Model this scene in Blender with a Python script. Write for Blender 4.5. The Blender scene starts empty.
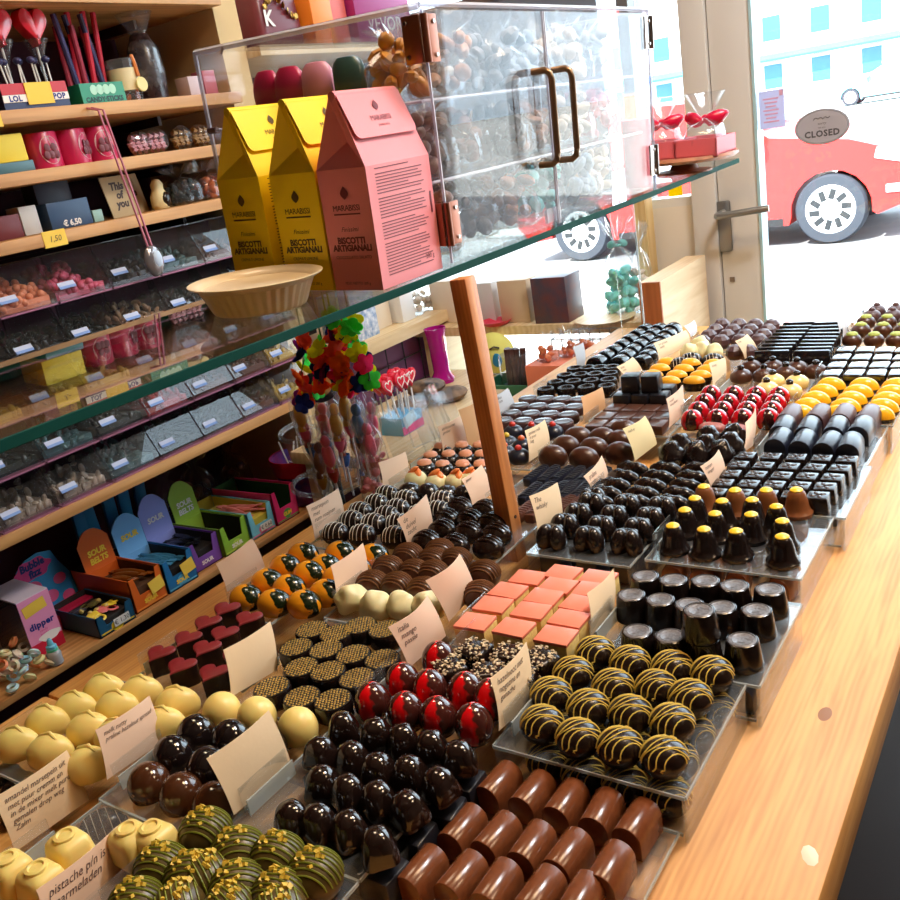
import bpy, bmesh, math, random
from mathutils import Vector, Matrix, Euler, noise
random.seed(7)
PI = math.pi
sc = bpy.context.scene
COL = sc.collection
# ---------------------------------------------------------------- camera (matched to the photograph's vanishing points)
FPX = 915.0
PITCH, ROLL, HEAD = math.radians(18.85), math.radians(-9.8), math.radians(-36.4)
CAM = Vector((0, 0, 1.4))
_F = Vector((math.sin(HEAD)*math.cos(PITCH), math.cos(HEAD)*math.cos(PITCH), -math.sin(PITCH)))
_R0 = Vector((math.cos(HEAD), -math.sin(HEAD), 0)); _U0 = _R0.cross(_F)
_R = math.cos(ROLL)*_R0 + math.sin(ROLL)*_U0; _U = -math.sin(ROLL)*_R0 + math.cos(ROLL)*_U0
def ray(x, y): return _F + (x-450)/FPX*_R - (y-450)/FPX*_U
def atz(x, y, z): d = ray(x, y); return CAM + d*((z-CAM.z)/d.z)      # where a sight line meets a level, or an upright plane
def atx(x, y, X): d = ray(x, y); return CAM + d*((X-CAM.x)/d.x)
def aty(x, y, Y): d = ray(x, y); return CAM + d*((Y-CAM.y)/d.y)
cd = bpy.data.cameras.new('camera'); cam = bpy.data.objects.new('camera', cd); COL.objects.link(cam)
cd.sensor_width = 36; cd.lens = 36*FPX/900; cd.clip_start = 0.02; cd.clip_end = 300
m = Matrix((_R, _U, -_F)).transposed().to_4x4(); m.translation = CAM; cam.matrix_world = m
sc.camera = cam
# ---------------------------------------------------------------- materials
def paper(name, col, thru=.5):
    """thin paper that lets light glow through"""
    if name in MATS: return MATS[name]
    m = bpy.data.materials.new(name); m.use_nodes = True; MATS[name] = m; nt = m.node_tree; nt.nodes.clear(); N = nt.nodes.new; L = nt.links.new
    o = N('ShaderNodeOutputMaterial'); a = N('ShaderNodeBsdfDiffuse'); b = N('ShaderNodeBsdfTranslucent'); x = N('ShaderNodeMixShader'); x.inputs[0].default_value = thru
    a.inputs[0].default_value = col; b.inputs[0].default_value = col; L(a.outputs[0], x.inputs[1]); L(b.outputs[0], x.inputs[2]); L(x.outputs[0], o.inputs[0]); return m
def s2l(v): v /= 255; return v/12.92 if v <= .04045 else ((v+.055)/1.055)**2.4
def rgb(r, g, b): return (s2l(r), s2l(g), s2l(b), 1)
MATS = {}
def mat(name, col, rough=.5, metal=0, var=0, scale=60, bump=0, bscale=80, spec=.5, stretch=(1,1,1), col2=None, coat=0, trans=0, sss=0):
    if name in MATS: return MATS[name]
    m = bpy.data.materials.new(name); m.use_nodes = True; MATS[name] = m
    nt = m.node_tree; b = nt.nodes['Principled BSDF']
    b.inputs['Base Color'].default_value = col; b.inputs['Roughness'].default_value = rough
    b.inputs['Metallic'].default_value = metal; b.inputs['Specular IOR Level'].default_value = spec
    b.inputs['Coat Weight'].default_value = coat; b.inputs['Coat Roughness'].default_value = .08
    if sss: b.inputs['Subsurface Weight'].default_value = sss; b.inputs['Subsurface Scale'].default_value = .006
    if trans: b.inputs['Transmission Weight'].default_value = trans
    if var or bump or col2:
        tc = nt.nodes.new('ShaderNodeTexCoord'); mp = nt.nodes.new('ShaderNodeMapping'); mp.inputs['Scale'].default_value = stretch
        nt.links.new(tc.outputs['Object'], mp.inputs['Vector'])
    if var or col2:
        n = nt.nodes.new('ShaderNodeTexNoise'); n.inputs['Scale'].default_value = scale; n.inputs['Detail'].default_value = 6
        nt.links.new(mp.outputs[0], n.inputs['Vector'])
        r = nt.nodes.new('ShaderNodeValToRGB'); r.color_ramp.elements[0].position = .35; r.color_ramp.elements[1].position = .68
        d = col2 or tuple(c*(1-var) for c in col[:3])+(1,)
        r.color_ramp.elements[0].color = d; r.color_ramp.elements[1].color = col
        nt.links.new(n.outputs['Fac'], r.inputs['Fac']); nt.links.new(r.outputs['Color'], b.inputs['Base Color'])
    if bump:
        n2 = nt.nodes.new('ShaderNodeTexNoise'); n2.inputs['Scale'].default_value = bscale; n2.inputs['Detail'].default_value = 4
        nt.links.new(mp.outputs[0], n2.inputs['Vector'])
        bp = nt.nodes.new('ShaderNodeBump'); bp.inputs['Strength'].default_value = bump; bp.inputs['Distance'].default_value = .002
        nt.links.new(n2.outputs['Fac'], bp.inputs['Height']); nt.links.new(bp.outputs['Normal'], b.inputs['Normal'])
    return m
def sheet(name, tint=(1,1,1,1), rough=.02, ior=1.45, gain=1.0, haze=0, hazecol=(.8,.85,.9,1)):
    """thin clear sheet: lets light straight through and mirrors by Fresnel"""
    if name in MATS: return MATS[name]
    m = bpy.data.materials.new(name); m.use_nodes = True; MATS[name] = m
    nt = m.node_tree; nt.nodes.clear(); N = nt.nodes.new; L = nt.links.new
    o = N('ShaderNodeOutputMaterial'); t = N('ShaderNodeBsdfTransparent'); g = N('ShaderNodeBsdfGlossy'); fr = N('ShaderNodeFresnel')
    t.inputs['Color'].default_value = tint; g.inputs['Roughness'].default_value = rough; fr.inputs['IOR'].default_value = ior
    ge = N('ShaderNodeNewGeometry'); ii = N('ShaderNodeMapRange'); ii.inputs['To Min'].default_value = ior; ii.inputs['To Max'].default_value = 1/ior   # same mirror strength from either side
    L(ge.outputs['Backfacing'], ii.inputs['Value']); L(ii.outputs[0], fr.inputs['IOR'])
    mu = N('ShaderNodeMath'); mu.operation = 'MULTIPLY'; mu.inputs[1].default_value = gain; mu.use_clamp = True
    L(fr.outputs[0], mu.inputs[0])
    mx = N('ShaderNodeMixShader'); L(mu.outputs[0], mx.inputs[0]); L(t.outputs[0], mx.inputs[1]); L(g.outputs[0], mx.inputs[2])
    out = mx
    if haze:
        d = N('ShaderNodeBsdfDiffuse'); d.inputs['Color'].default_value = hazecol
        m2 = N('ShaderNodeMixShader'); m2.inputs[0].default_value = haze; L(mx.outputs[0], m2.inputs[1]); L(d.outputs[0], m2.inputs[2]); out = m2
    L(out.outputs[0], o.inputs['Surface'])
    return m
# ---------------------------------------------------------------- shapes: each returns (verts, faces)
def box(sx, sy, sz, at=(0,0,0), bev=0, seg=2, rot=None, top=1.0):
    """box standing on at (centre of its base); top scales the upper face"""
    bm = bmesh.new(); bmesh.ops.create_cube(bm, size=1)
    for v in bm.verts:
        k = top if v.co.z > 0 else 1
        v.co = Vector((v.co.x*sx*k, v.co.y*sy*k, (v.co.z+.5)*sz))
    if bev: bmesh.ops.bevel(bm, geom=bm.edges[:], offset=bev, segments=seg, profile=.5, affect='EDGES')
    return _take(bm, at, rot)
def _take(bm, at=(0,0,0), rot=None):
    M = Matrix.Translation(Vector(at))
    if rot: M = M @ Euler(rot).to_matrix().to_4x4()
    bm.verts.index_update()
    r = ([M @ v.co for v in bm.verts], [[v.index for v in f.verts] for f in bm.faces]); bm.free(); return r
def lathe(prof, n=20, at=(0,0,0), rot=None, sx=1, sy=1, caps=True):
    v, f = [], []
    for r, z in prof:
        for i in range(n):
            a = 2*PI*i/n; v.append(Vector((r*math.cos(a)*sx, r*math.sin(a)*sy, z)))
    for j in range(len(prof)-1):
        for i in range(n):
            k = (i+1) % n; f.append([j*n+i, j*n+k, (j+1)*n+k, (j+1)*n+i])
    if abs(prof[0][0]-prof[-1][0])+abs(prof[0][1]-prof[-1][1]) < 1e-7: caps = False      # a closed ring
    if caps and prof[0][0] > 1e-6: f.append(list(range(n))[::-1])
    if caps and prof[-1][0] > 1e-6: f.append([(len(prof)-1)*n+i for i in range(n)])
    return _place(v, f, at, rot)
def _place(v, f, at, rot):
    M = Matrix.Translation(Vector(at))
    if rot: M = M @ Euler(rot).to_matrix().to_4x4()
    return [M @ Vector(p) for p in v], f
def ball(rx, ry, rz, at=(0,0,0), u=18, w=10, z0=-1.0, rot=None, fn=None):
    """ellipsoid, cut at z0 (in unit height); fn displaces"""
    pr = []; a0 = math.asin(max(-1, min(1, z0)))
    prof = [(math.cos(a0+(PI/2-a0)*i/w), math.sin(a0+(PI/2-a0)*i/w)) for i in range(w+1)]
    if z0 <= -1: prof[0] = (1e-7, -1)
    prof[-1] = (1e-7, 1)
    v, f = lathe(prof, u)
    v = [Vector((p.x*rx, p.y*ry, p.z*rz)) for p in v]
    if fn: v = [fn(p) for p in v]
    return _place(v, f, at, rot)
def tube(pts, r, n=7, closed=False, rads=None):
    v, f = [], []; P = [Vector(p) for p in pts]; m = len(P)
    up = Vector((.13, .21, .97))
    for i, p in enumerate(P):
        a = P[i-1] if (i > 0 or closed) else p; b = P[(i+1) % m] if (i < m-1 or closed) else p
        t = (b-a).normalized() if (b-a).length > 1e-9 else Vector((0,0,1))
        s = t.cross(up); s = s.normalized() if s.length > 1e-4 else t.orthogonal().normalized(); w = s.cross(t)
        rr = rads[i] if rads else r
        for k in range(n):
            q = 2*PI*k/n; v.append(p+rr*(math.cos(q)*s+math.sin(q)*w))
    for i in range(m if closed else m-1):
        j = (i+1) % m
        for k in range(n):
            l = (k+1) % n; f.append([i*n+k, i*n+l, j*n+l, j*n+k])
    if not closed: f.append(list(range(n))[::-1]); f.append([(m-1)*n+k for k in range(n)])
    return v, f
def prism(poly, z0, z1, top=1.0, bev=0, at=(0,0,0), rot=None, seg=2):
    bm = bmesh.new(); n = len(poly)
    cx = sum(p[0] for p in poly)/n; cy = sum(p[1] for p in poly)/n
    lo = [bm.verts.new((x, y, z0)) for x, y in poly]; hi = [bm.verts.new((cx+(x-cx)*top, cy+(y-cy)*top, z1)) for x, y in poly]
    bm.faces.new(lo[::-1]); tf = bm.faces.new(hi)
    for i in range(n): bm.faces.new((lo[i], lo[(i+1) % n], hi[(i+1) % n], hi[i]))
    bmesh.ops.recalc_face_normals(bm, faces=bm.faces[:])
    if bev: bmesh.ops.bevel(bm, geom=list(tf.edges), offset=bev, segments=seg, profile=.5, affect='EDGES')
    return _take(bm, at, rot)
def quads(vs, fs): return ([Vector(v) for v in vs], fs)
def rough(amount, freq, seed=0):
    o = Vector((seed*3.7, seed*1.3, seed*7.1))
    return lambda p: p + p.normalized()*amount*noise.noise(p*freq+o) if p.length > 1e-9 else p
# ---------------------------------------------------------------- objects
def mesh_of(name, shapes, mats, sharp=38):
    V, Fc, MI = [], [], []
    for s in shapes:
        mi = 0
        if len(s) == 3: mi = s[2]
        k = len(V); V += [tuple(p) for p in s[0]]; Fc += [[i+k for i in q] for q in s[1]]; MI += [mi]*len(s[1])
    me = bpy.data.meshes.new(name); me.from_pydata(V, [], Fc); me.validate()
    if len(me.polygons) == len(MI): me.polygons.foreach_set('material_index', MI)
    for mm in (mats if isinstance(mats, (list, tuple)) else [mats]): me.materials.append(mm)
    me.shade_smooth(); me.set_sharp_from_angle(angle=math.radians(sharp)); me.update()
    return me
def obj(name, shapes, mats, parent=None, loc=(0,0,0), rot=None, label=None, sharp=38):
    if isinstance(shapes, tuple): shapes = [shapes]
    o = bpy.data.objects.new(name, mesh_of(name, shapes, mats, sharp)); COL.objects.link(o)
    o.location = loc
    if rot: o.rotation_euler = rot
    if parent is not None: o.parent = parent
    if label: o['label'] = label
    return o
def thing(name, label, cat, loc=(0,0,0), rot=None, group=None):
    o = bpy.data.objects.new(name, None); COL.objects.link(o); o.empty_display_size = .02; o.location = loc
    if rot: o.rotation_euler = rot
    return tag(o, label, cat, group)
def tag(o, label, cat, group=None, kind=None):
    o['label'] = label; o['category'] = cat
    if group: o['group'] = group
    if kind: o['kind'] = kind
    return o
def struct(name, shapes, mats, **k):
    o = obj(name, shapes, mats, **k)
    if o.parent is None: o['kind'] = 'structure'
    return o
def dup(root, loc, rot=None, label=None, group=None, scale=None):
    r = root.copy(); COL.objects.link(r); r.location = loc
    if rot: r.rotation_euler = rot
    if scale: r.scale = (scale,)*3
    if label: r['label'] = label
    if group: r['group'] = group
    for ch in list(root.children):
        c = ch.copy(); COL.objects.link(c); c.parent = r
        for g in ch.children:
            d = g.copy(); COL.objects.link(d); d.parent = c
    return r
FONT = None
def text_shape(s, h, shear=0, space=1.0, align='LEFT', line=1.0, bold=0):
    """flat lettering as (verts, faces) in x/y, h = letter height"""
    cu = bpy.data.curves.new('lettering', 'FONT'); cu.body = s; cu.size = h/.7; cu.shear = shear; cu.space_character = space
    cu.align_x = align; cu.space_line = line; cu.resolution_u = 2; cu.offset = bold
    o = bpy.data.objects.new('lettering', cu); COL.objects.link(o)
    dg = bpy.context.evaluated_depsgraph_get(); ev = o.evaluated_get(dg); me = ev.to_mesh()
    r = ([v.co.copy() for v in me.vertices], [list(p.vertices) for p in me.polygons]); ev.to_mesh_clear()
    bpy.data.objects.remove(o); bpy.data.curves.remove(cu)
    return r
def onplane(shape, O, Uv, Vv, eps=.0004):
    """lay flat x/y shapes on the plane through O with unit axes Uv, Vv"""
    Uv = Vector(Uv).normalized(); Vv = Vector(Vv).normalized(); n = Uv.cross(Vv)
    return [Vector(O)+Uv*p.x+Vv*p.y+n*(eps+p.z) for p in shape[0]], shape[1]
def ordn(i): return ['first','second','third','fourth','fifth','sixth','seventh','eighth','ninth','tenth','eleventh','twelfth'][i]
def place_words(i, n, j, m):
    a = 'the only one' if n == 1 else 'leftmost' if i == 0 else 'rightmost' if i == n-1 else ordn(i)+' from left'
    b = '' if m == 1 else ' in front row' if j == 0 else ' in back row' if j == m-1 else ' in '+ordn(j)+' row from front'
    return a+b
# ---- trays: kind, plane height, margin, rows of chocolates (front row first, left to right) in photo pixels
def grid(fl, fr, br, bl, nx, ny):
    rows = []
    for j in range(ny):
        v = j/(ny-1) if ny > 1 else 0
        r = []
        for i in range(nx):
            u = i/(nx-1) if nx > 1 else 0
            a = ((1-u)*fl[0]+u*fr[0], (1-u)*fl[1]+u*fr[1]); b = ((1-u)*bl[0]+u*br[0], (1-u)*bl[1]+u*br[1])
            r.append(((1-v)*a[0]+v*b[0], (1-v)*a[1]+v*b[1]))
        rows.append(r)
    return rows
LO, UP = 0.919, 0.950
TR = {}
TR['caramel'] = ('milk_log', LO, [[(422,875),(462,881),(497,890),(540,897),(580,904)], [(463,832),(497,840),(532,850),(568,858),(610,872)], [(499,787),(533,797),(566,806),(602,816),(637,827)]])
TR['striped'] = ('yellow_stripe', UP, [[(542,723),(578,737),(620,746),(664,756)], [(551,694),(588,707),(630,713),(672,722)], [(573,673),(613,686),(656,687),(690,697)], [(595,652),(630,662),(672,667),(712,673)]])
TR['cups'] = ('coin_cup', UP, [[(638,641),(671,646),(704,649),(743,650)], [(632,604),(661,609),(690,614),(722,617),(757,620)], [(646,585),(674,589),(706,590),(735,595),(770,599)]])
TR['bells'] = ('bell', UP, [[(674,541),(705,545),(737,547),(783,553)], [(686,525),(716,529),(752,530),(783,537)], [(696,513),(723,516),(753,515),(777,522)], [(705,501),(736,505),(767,505),(797,505)]])
TR['hearts'] = ('heart_block', UP, grid((552,536),(627,541),(662,508),(592,504),3,4))
TR['walnutlogs'] = ('walnut_log', UP, grid((596,500),(672,501),(699,468),(632,467),3,5))
TR['flowers'] = ('flower_square', UP, grid((716,496),(818,500),(847,463),(746,459),5,5))
TR['navy'] = ('navy_log', UP, [[(779,443),(803,445),(828,447),(850,448)], [(783,430),(808,431),(836,431),(861,431)], [(790,418),(818,418),(843,418),(868,419)]])
TR['orangeslice'] = ('orange_slice', UP, grid((800,412),(878,413),(897,385),(831,384),3,5))
TR['squares'] = ('glossy_square', UP, grid((832,376),(899,376),(905,353),(846,352),4,4))
TR['greens'] = ('green_truffle', UP, [[(852,340),(874,340),(896,340)], [(861,330),(883,330),(904,330)], [(866,322),(887,322),(908,322)]])
TR['purples'] = ('purple_truffle', UP, [[(872,316),(893,316),(913,316)], [(877,311),(896,311),(914,311)]])
TR['slabs'] = ('dark_slab', UP, grid((772,357),(812,357),(830,328),(799,328),2,9))
TR['cornerbrown'] = ('brown_truffle', UP, grid((702,342),(759,341),(772,326),(722,325),4,4))
TR['onions'] = ('onion', UP, [[(767,388),(790,390)], [(773,380),(797,381)], [(741,375),(764,374),(786,372),(816,370)], [(751,366),(773,366),(797,367)]])
TR['reddomes'] = ('red_dome', UP, grid((692,420),(768,419),(779,397),(711,395),4,4))
TR['cones'] = ('walnut_cone', UP, [[(672,456),(697,456),(721,455)], [(681,448),(707,449),(731,447)], [(709,440),(734,438)]])
TR['navybars'] = ('black_round', UP, grid((597,362),(642,362),(672,329),(645,330),3,7))
TR['rimmed'] = ('rimmed_round', UP, grid((546,392),(607,389),(612,370),(575,371),4,4))
TR['discs'] = ('silver_disc', UP, grid((503,421),(563,423),(580,400),(528,399),4,4))
TR['orangeovals'] = ('orange_oval', UP, grid((646,383),(694,383),(714,366),(667,364),3,4))
TR['cubes'] = ('black_cube', UP, [[(624,402),(643,402),(661,402)], [(630,395),(649,395),(667,395)]])
TR['dominoes'] = ('milk_domino', UP, grid((597,424),(657,424),(668,409),(615,408),4,3))
TR['brownovals'] = ('brown_oval', UP, [[(553,456),(584,458),(620,453)], [(566,446),(594,448),(620,441)], [(578,437),(603,438),(624,430)]])
TR['dots'] = ('dotted_dome', UP, [[(505,451),(519,454)], [(507,441),(522,444),(536,444)], [(513,430),(532,430),(553,430)]])
TR['ridged'] = ('ridged_dark', UP, grid((524,508),(590,500),(600,474),(536,472),6,3))
TR['caps'] = ('brown_cap', UP, [[(425,466),(443,467),(463,467),(481,467)], [(431,458),(449,457),(466,457),(482,457)], [(441,449),(462,448),(480,448)]])
TR['orangewhite'] = ('orange_white', UP, [[(409,490),(428,491),(447,493),(464,493)], [(415,477),(436,480),(456,479),(470,478)]])
TR['ovals'] = ('white_stripe_oval', UP, [[(335,532),(362,534),(395,536)], [(351,520),(373,523),(398,523)], [(360,511),(386,515),(420,514)], [(376,503),(397,508),(438,510)], [(387,494),(406,499),(442,500)]])
TR['ribbars'] = ('ribbed_bar', UP, [[(426,540),(454,544),(488,546)], [(442,529),(468,531),(496,533)], [(446,518),(469,519),(491,522)], [(459,507),(485,509)]])
TR['brownstripes'] = ('brown_stripe', UP, [[(397,585),(423,590),(452,592),(480,594)], [(372,583),(414,572),(433,573),(484,573)], [(388,568),(433,560),(456,560)], [(408,555),(440,551)]])
TR['whips'] = ('cream_whip', UP, [[(352,599),(376,605),(402,606),(428,606)]])
TR['orangegreen'] = ('orange_green', UP, [[(246,597),(274,602),(304,603)], [(267,581),(289,587),(326,592)], [(285,566),(309,573),(338,578)], [(303,554),(325,566),(355,568)], [(340,553),(373,556)]])
TR['redhearts'] = ('red_heart', UP, [[(160,661),(181,674),(213,681)], [(187,646),(206,656),(236,664)], [(207,630),(224,641)], [(226,616),(248,626)]])
TR['rosettes'] = ('gold_rosette', UP, [[(273,692),(303,702),(334,705)], [(302,672),(329,676),(358,683)], [(297,652),(327,654),(354,659),(383,664)], [(313,634),(337,638),(361,630),(386,634)]])
TR['redeggs'] = ('red_egg', UP, [[(373,703),(406,713),(438,718),(474,725)], [(403,683),(430,690),(466,693),(491,700)], [(439,661)]])
TR['sprinkled'] = ('sprinkled_cube', UP, [[(451,672),(489,677),(519,681)], [(475,655),(510,659),(541,664)]])
TR['pinkslabs'] = ('pink_slab', UP, [[(475,622),(514,628),(556,636)], [(493,605),(531,611),(569,619)], [(508,591),(544,597),(580,604)], [(528,578),(558,586),(592,590)], [(563,573),(598,578)]])
TR['blackcones'] = ('black_cone', UP, [[(292,818),(318,821),(349,828),(378,845)], [(322,782),(348,791),(378,798),(408,808)], [(320,752),(352,757),(378,769),(409,772),(439,784)], [(343,727),(376,733),(403,739),(431,746),(459,757)]])
TR['pistachio'] = ('pistachio_truffle', UP, [[(137,905),(180,908),(230,912),(280,915)], [(207,879),(238,887),(280,896)], [(162,868),(192,877),(238,852),(278,858),(315,875)], [(206,832)]])
TR['bigdomes'] = ('big_dome', UP, [[(148,780),(180,791),(213,801)], [(172,752),(207,764),(240,772)], [(195,731),(230,736),(266,745)], [(221,708),(256,713),(297,724)]])
TR['creamshells'] = ('cream_shell', UP, [[(17,743),(50,750),(89,763)], [(47,721),(89,728),(117,735)], [(75,707),(117,706),(163,723)], [(104,689),(141,691),(177,702)]])
TR['creamblocks'] = ('cream_block', UP, [[(13,876),(43,886)], [(71,853),(133,846),(156,845)]])
# ---------------------------------------------------------------- chocolate materials
DARK = mat('dark_chocolate', rgb(38,23,17), .24, var=.3, scale=90, spec=.5)
BLACK = mat('bitter_chocolate', rgb(30,21,19), .2, spec=.55)
MILK = mat('milk_chocolate', rgb(126,70,40), .22, var=.25, scale=160)
MID = mat('semi_dark_chocolate', rgb(80,44,28), .3, var=.25, scale=80)
CREAM = mat('white_chocolate', rgb(242,212,124), .38, sss=.15)
PALE = mat('ivory_chocolate', rgb(240,226,170), .45, var=.12, scale=120, sss=.1)
YEL = mat('yellow_icing', rgb(240,206,96), .4)
YCAP = mat('yellow_topping', rgb(250,205,20), .35)
ORG = mat('orange_icing', rgb(255,190,36), .22, var=.1, scale=90)
RED = mat('red_cocoa_butter', rgb(205,10,25), .15, var=.3, scale=70, coat=.5)
WHITEL = mat('white_icing', rgb(225,210,190), .45)
CARAM = mat('caramel_drizzle', rgb(128,84,52), .35)
GOLD = mat('gold_dust', rgb(222,178,86), .36, metal=.3, var=.35, scale=300)
SILV = mat('embossed_seal', rgb(128,122,122), .42, metal=.2, var=.45, scale=420)
GREENI = mat('pistachio_icing', rgb(120,125,40), .35)
NUT = mat('chopped_pistachio', rgb(225,185,60), .5, var=.4, scale=200)
LIME = mat('green_crumbs', rgb(185,195,85), .6, var=.3, scale=200, bump=.6, bscale=900)
PINKG = mat('pink_glaze', rgb(250,140,112), .3, var=.06, scale=80)
SPONGE = mat('pale_yellow_filling', rgb(238,202,120), .6, var=.15, scale=200, bump=.3, bscale=500)
SESAME = mat('nut_crumbs', rgb(225,200,160), .7, var=.4, scale=300)
REDV = mat('red_velvet_top', rgb(128,20,26), .45, var=.15, scale=200)
NAVY = mat('blue_black_chocolate', rgb(34,36,50), .28, var=.2, scale=60)
PURP = mat('purple_brown_chocolate', rgb(92,62,62), .4, var=.2, scale=90)
SWIRL = mat('dark_green_swirl', rgb(22,34,12), .2)
FLAKE = mat('almond_flake', rgb(226,150,112), .4, var=.2, scale=120)
def smooth_on(o): return o
def stripes_on(rx, ry, rz, ys, r, z0=.0, tilt=.25, jit=.0):
    """icing lines thrown across a dome, following its surface"""
    out = []
    for y in ys:
        pts = []
        for i in range(15):
            a = -1.5+3.0*i/14
            yy = y+tilt*math.sin(a)*.3+jit*math.sin(a*3+y*9)
            k = math.sqrt(max(0.02, 1-yy*yy))
            pts.append((rx*k*math.sin(a)*1.012, ry*yy, z0+rz*k*math.cos(a)*1.012))
        out.append(tube(pts, r, 5))
    return out
def crumbs(n, rx, ry, rz, size, zmin=.3, z0=0, squash=1):
    out = []
    for i in range(n):
        a = random.random()*2*PI; z = zmin+(1-zmin)*random.random(); k = math.sqrt(max(0, 1-z*z))
        s = size*(.6+.8*random.random())
        out.append(box(s*1.3, s, s*.8, (rx*k*math.cos(a), ry*k*math.sin(a), z0+rz*z-s*.3), rot=(random.random(), random.random(), random.random()*3)))
    return out
def patterned(name, c1, c2, build, rough_=.13, coat=.6):
    """two colours meeting along a drawn line; the mask is built from object coordinates"""
    m = mat(name, c1, rough_, coat=coat); nt = m.node_tree; N = nt.nodes.new; L = nt.links.new
    tc = N('ShaderNodeTexCoord'); nz = N('ShaderNodeTexNoise'); nz.inputs['Scale'].default_value = 140; L(tc.outputs['Object'], nz.inputs['Vector'])
    sx = N('ShaderNodeSeparateXYZ'); L(tc.outputs['Object'], sx.inputs[0])
    def mth(op, a, b=None, c=None):
        q = N('ShaderNodeMath'); q.operation = op
        for i, v in enumerate((a, b, c)):
            if v is None: continue
            if isinstance(v, (int, float)): q.inputs[i].default_value = v
            else: L(v, q.inputs[i])
        return q.outputs[0]
    f = build(mth, sx.outputs[0], sx.outputs[1], sx.outputs[2], nz.outputs['Fac'])
    mx = N('ShaderNodeMix'); mx.data_type = 'RGBA'; L(f, mx.inputs['Factor']); mx.inputs[6].default_value = c1; mx.inputs[7].default_value = c2
    L(mx.outputs[2], nt.nodes['Principled BSDF'].inputs['Base Color']); return m
def streaks(freq, ph, th):
    def b(M, x, y, z, n):
        a = M('ARCTAN2', y, x); w = M('ABSOLUTE', M('SINE', M('ADD', M('MULTIPLY_ADD', a, freq, ph), M('MULTIPLY_ADD', n, .9, -.45))))
        return M('MULTIPLY', M('SUBTRACT', w, th), 9.0) if False else M('SMOOTH_MIN', 1.0, M('MAXIMUM', 0.0, M('MULTIPLY', M('SUBTRACT', w, th), 10.0)), .01)
    return b
def petals(M, x, y, z, n):
    # two broad leaf strokes with a thin bare line between them
    w = M('MULTIPLY_ADD', M('SINE', M('MULTIPLY', M('ADD', x, -.003), 190.0)), .0052, M('MULTIPLY', n, .0046))
    d = M('SUBTRACT', w, M('ABSOLUTE', M('SUBTRACT', M('ABSOLUTE', y), .0045)))
    k = M('MULTIPLY', M('MAXIMUM', 0.0, M('MINIMUM', 1.0, M('MULTIPLY', d, 2500.0))), M('GREATER_THAN', x, .002))
    return k
KIND = {}
def kind(name, phrase, cat): 
    def deco(f): KIND[name] = (f, phrase, cat); return f
    return deco
def root(n): 
    o = bpy.data.objects.new(n, None); COL.objects.link(o); o.empty_display_size = .01; return o
def halflog(w, l, h, seg=10):
    """loaf with a round back, lying along y"""
    b = h-w/2 if h > w/2 else 0
    poly = [(-w/2, 0), (w/2, 0)]+[(w/2*math.cos(PI*i/seg), b+(h-b)*math.sin(PI*i/seg)) for i in range(seg+1)]
    bm = bmesh.new()
    A = [bm.verts.new((x, -l/2, z)) for x, z in poly]; Bv = [bm.verts.new((x, l/2, z)) for x, z in poly]
    fa = bm.faces.new(A); fb = bm.faces.new(Bv[::-1]); n = len(poly)
    for i in range(n): bm.faces.new((A[(i+1) % n], A[i], Bv[i], Bv[(i+1) % n]))
    bmesh.ops.recalc_face_normals(bm, faces=bm.faces[:])
    bmesh.ops.bevel(bm, geom=list(fa.edges)+list(fb.edges), offset=.0009, segments=2, profile=.5, affect='EDGES')
    return _take(bm)
@kind('milk_log', 'glossy milk chocolate log', 'chocolate')
def k_(): return obj('chocolate_log', halflog(.0225, .0345, .0245), MILK)
def truffle(rx, ry, rz, m, name='truffle_shell', par=None, u=22, z0=-.62, noise_=0, fr=80):
    s = ball(rx, ry, rz, (0, 0, -z0*rz*.97), u, 12, z0, fn=rough(noise_, fr) if noise_ else None)
    return obj(name, s, m, par)
@kind('yellow_stripe', 'dark truffle with yellow icing stripes', 'chocolate')
def k_():
    r = root('striped_truffle'); truffle(.0172, .0172, .0142, DARK, par=r, z0=-.75)
    obj('icing_drizzle', stripes_on(.0172, .0172, .0142, [-.78,-.55,-.36,-.08,.1,.4,.62,.74], .00055, .0104, tilt=.9, jit=.08), YEL, r, rot=(0,0,.5)); return r
@kind('coin_cup', 'black chocolate cup with embossed round seal', 'chocolate')
def k_():
    r = root('chocolate_cup')
    obj('cup_body', lathe([(.0160,0),(.0162,.002),(.0134,.0225),(.0130,.0238),(.0122,.0242),(.0118,.0236),(0,.0236)], 28), BLACK, r)
    s = [lathe([(0,.0237),(.0116,.0237),(.0116,.0241),(.0106,.0246),(.0102,.0239),(.0085,.0239),(.0083,.0242),(.0078,.0239),(0,.0239)], 28)]
    s += [onplane(text_shape('S', .009, .2, align='CENTER', bold=.0004), (0,-.0045,.0239), (1,0,0), (0,1,0))]
    obj('round_seal', s, SILV, r); return r
def bellprof(): return [(.0158,0),(.0166,.002),(.0166,.0045),(.0146,.0065),(.0128,.010),(.0108,.020),(.0092,.0262),(.0062,.0298),(.003,.0312),(0,.0316)]
def bell(m):
    r = root('chocolate_bell'); obj('bell_body', lathe(bellprof(), 24), m, r)
    obj('yellow_cap', lathe([(.0068,.0292),(.0068,.0302),(.005,.0316),(.0024,.0325),(0,.0327)], 18), YCAP, r); return r
@kind('bell', 'dark chocolate bell with yellow cap', 'chocolate')
def k_(): return bell(BLACK)
@kind('milk_bell', 'milk chocolate bell with yellow cap', 'chocolate')
def k_(): return bell(mat('bell_milk_chocolate', rgb(132,78,44), .3))
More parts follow.
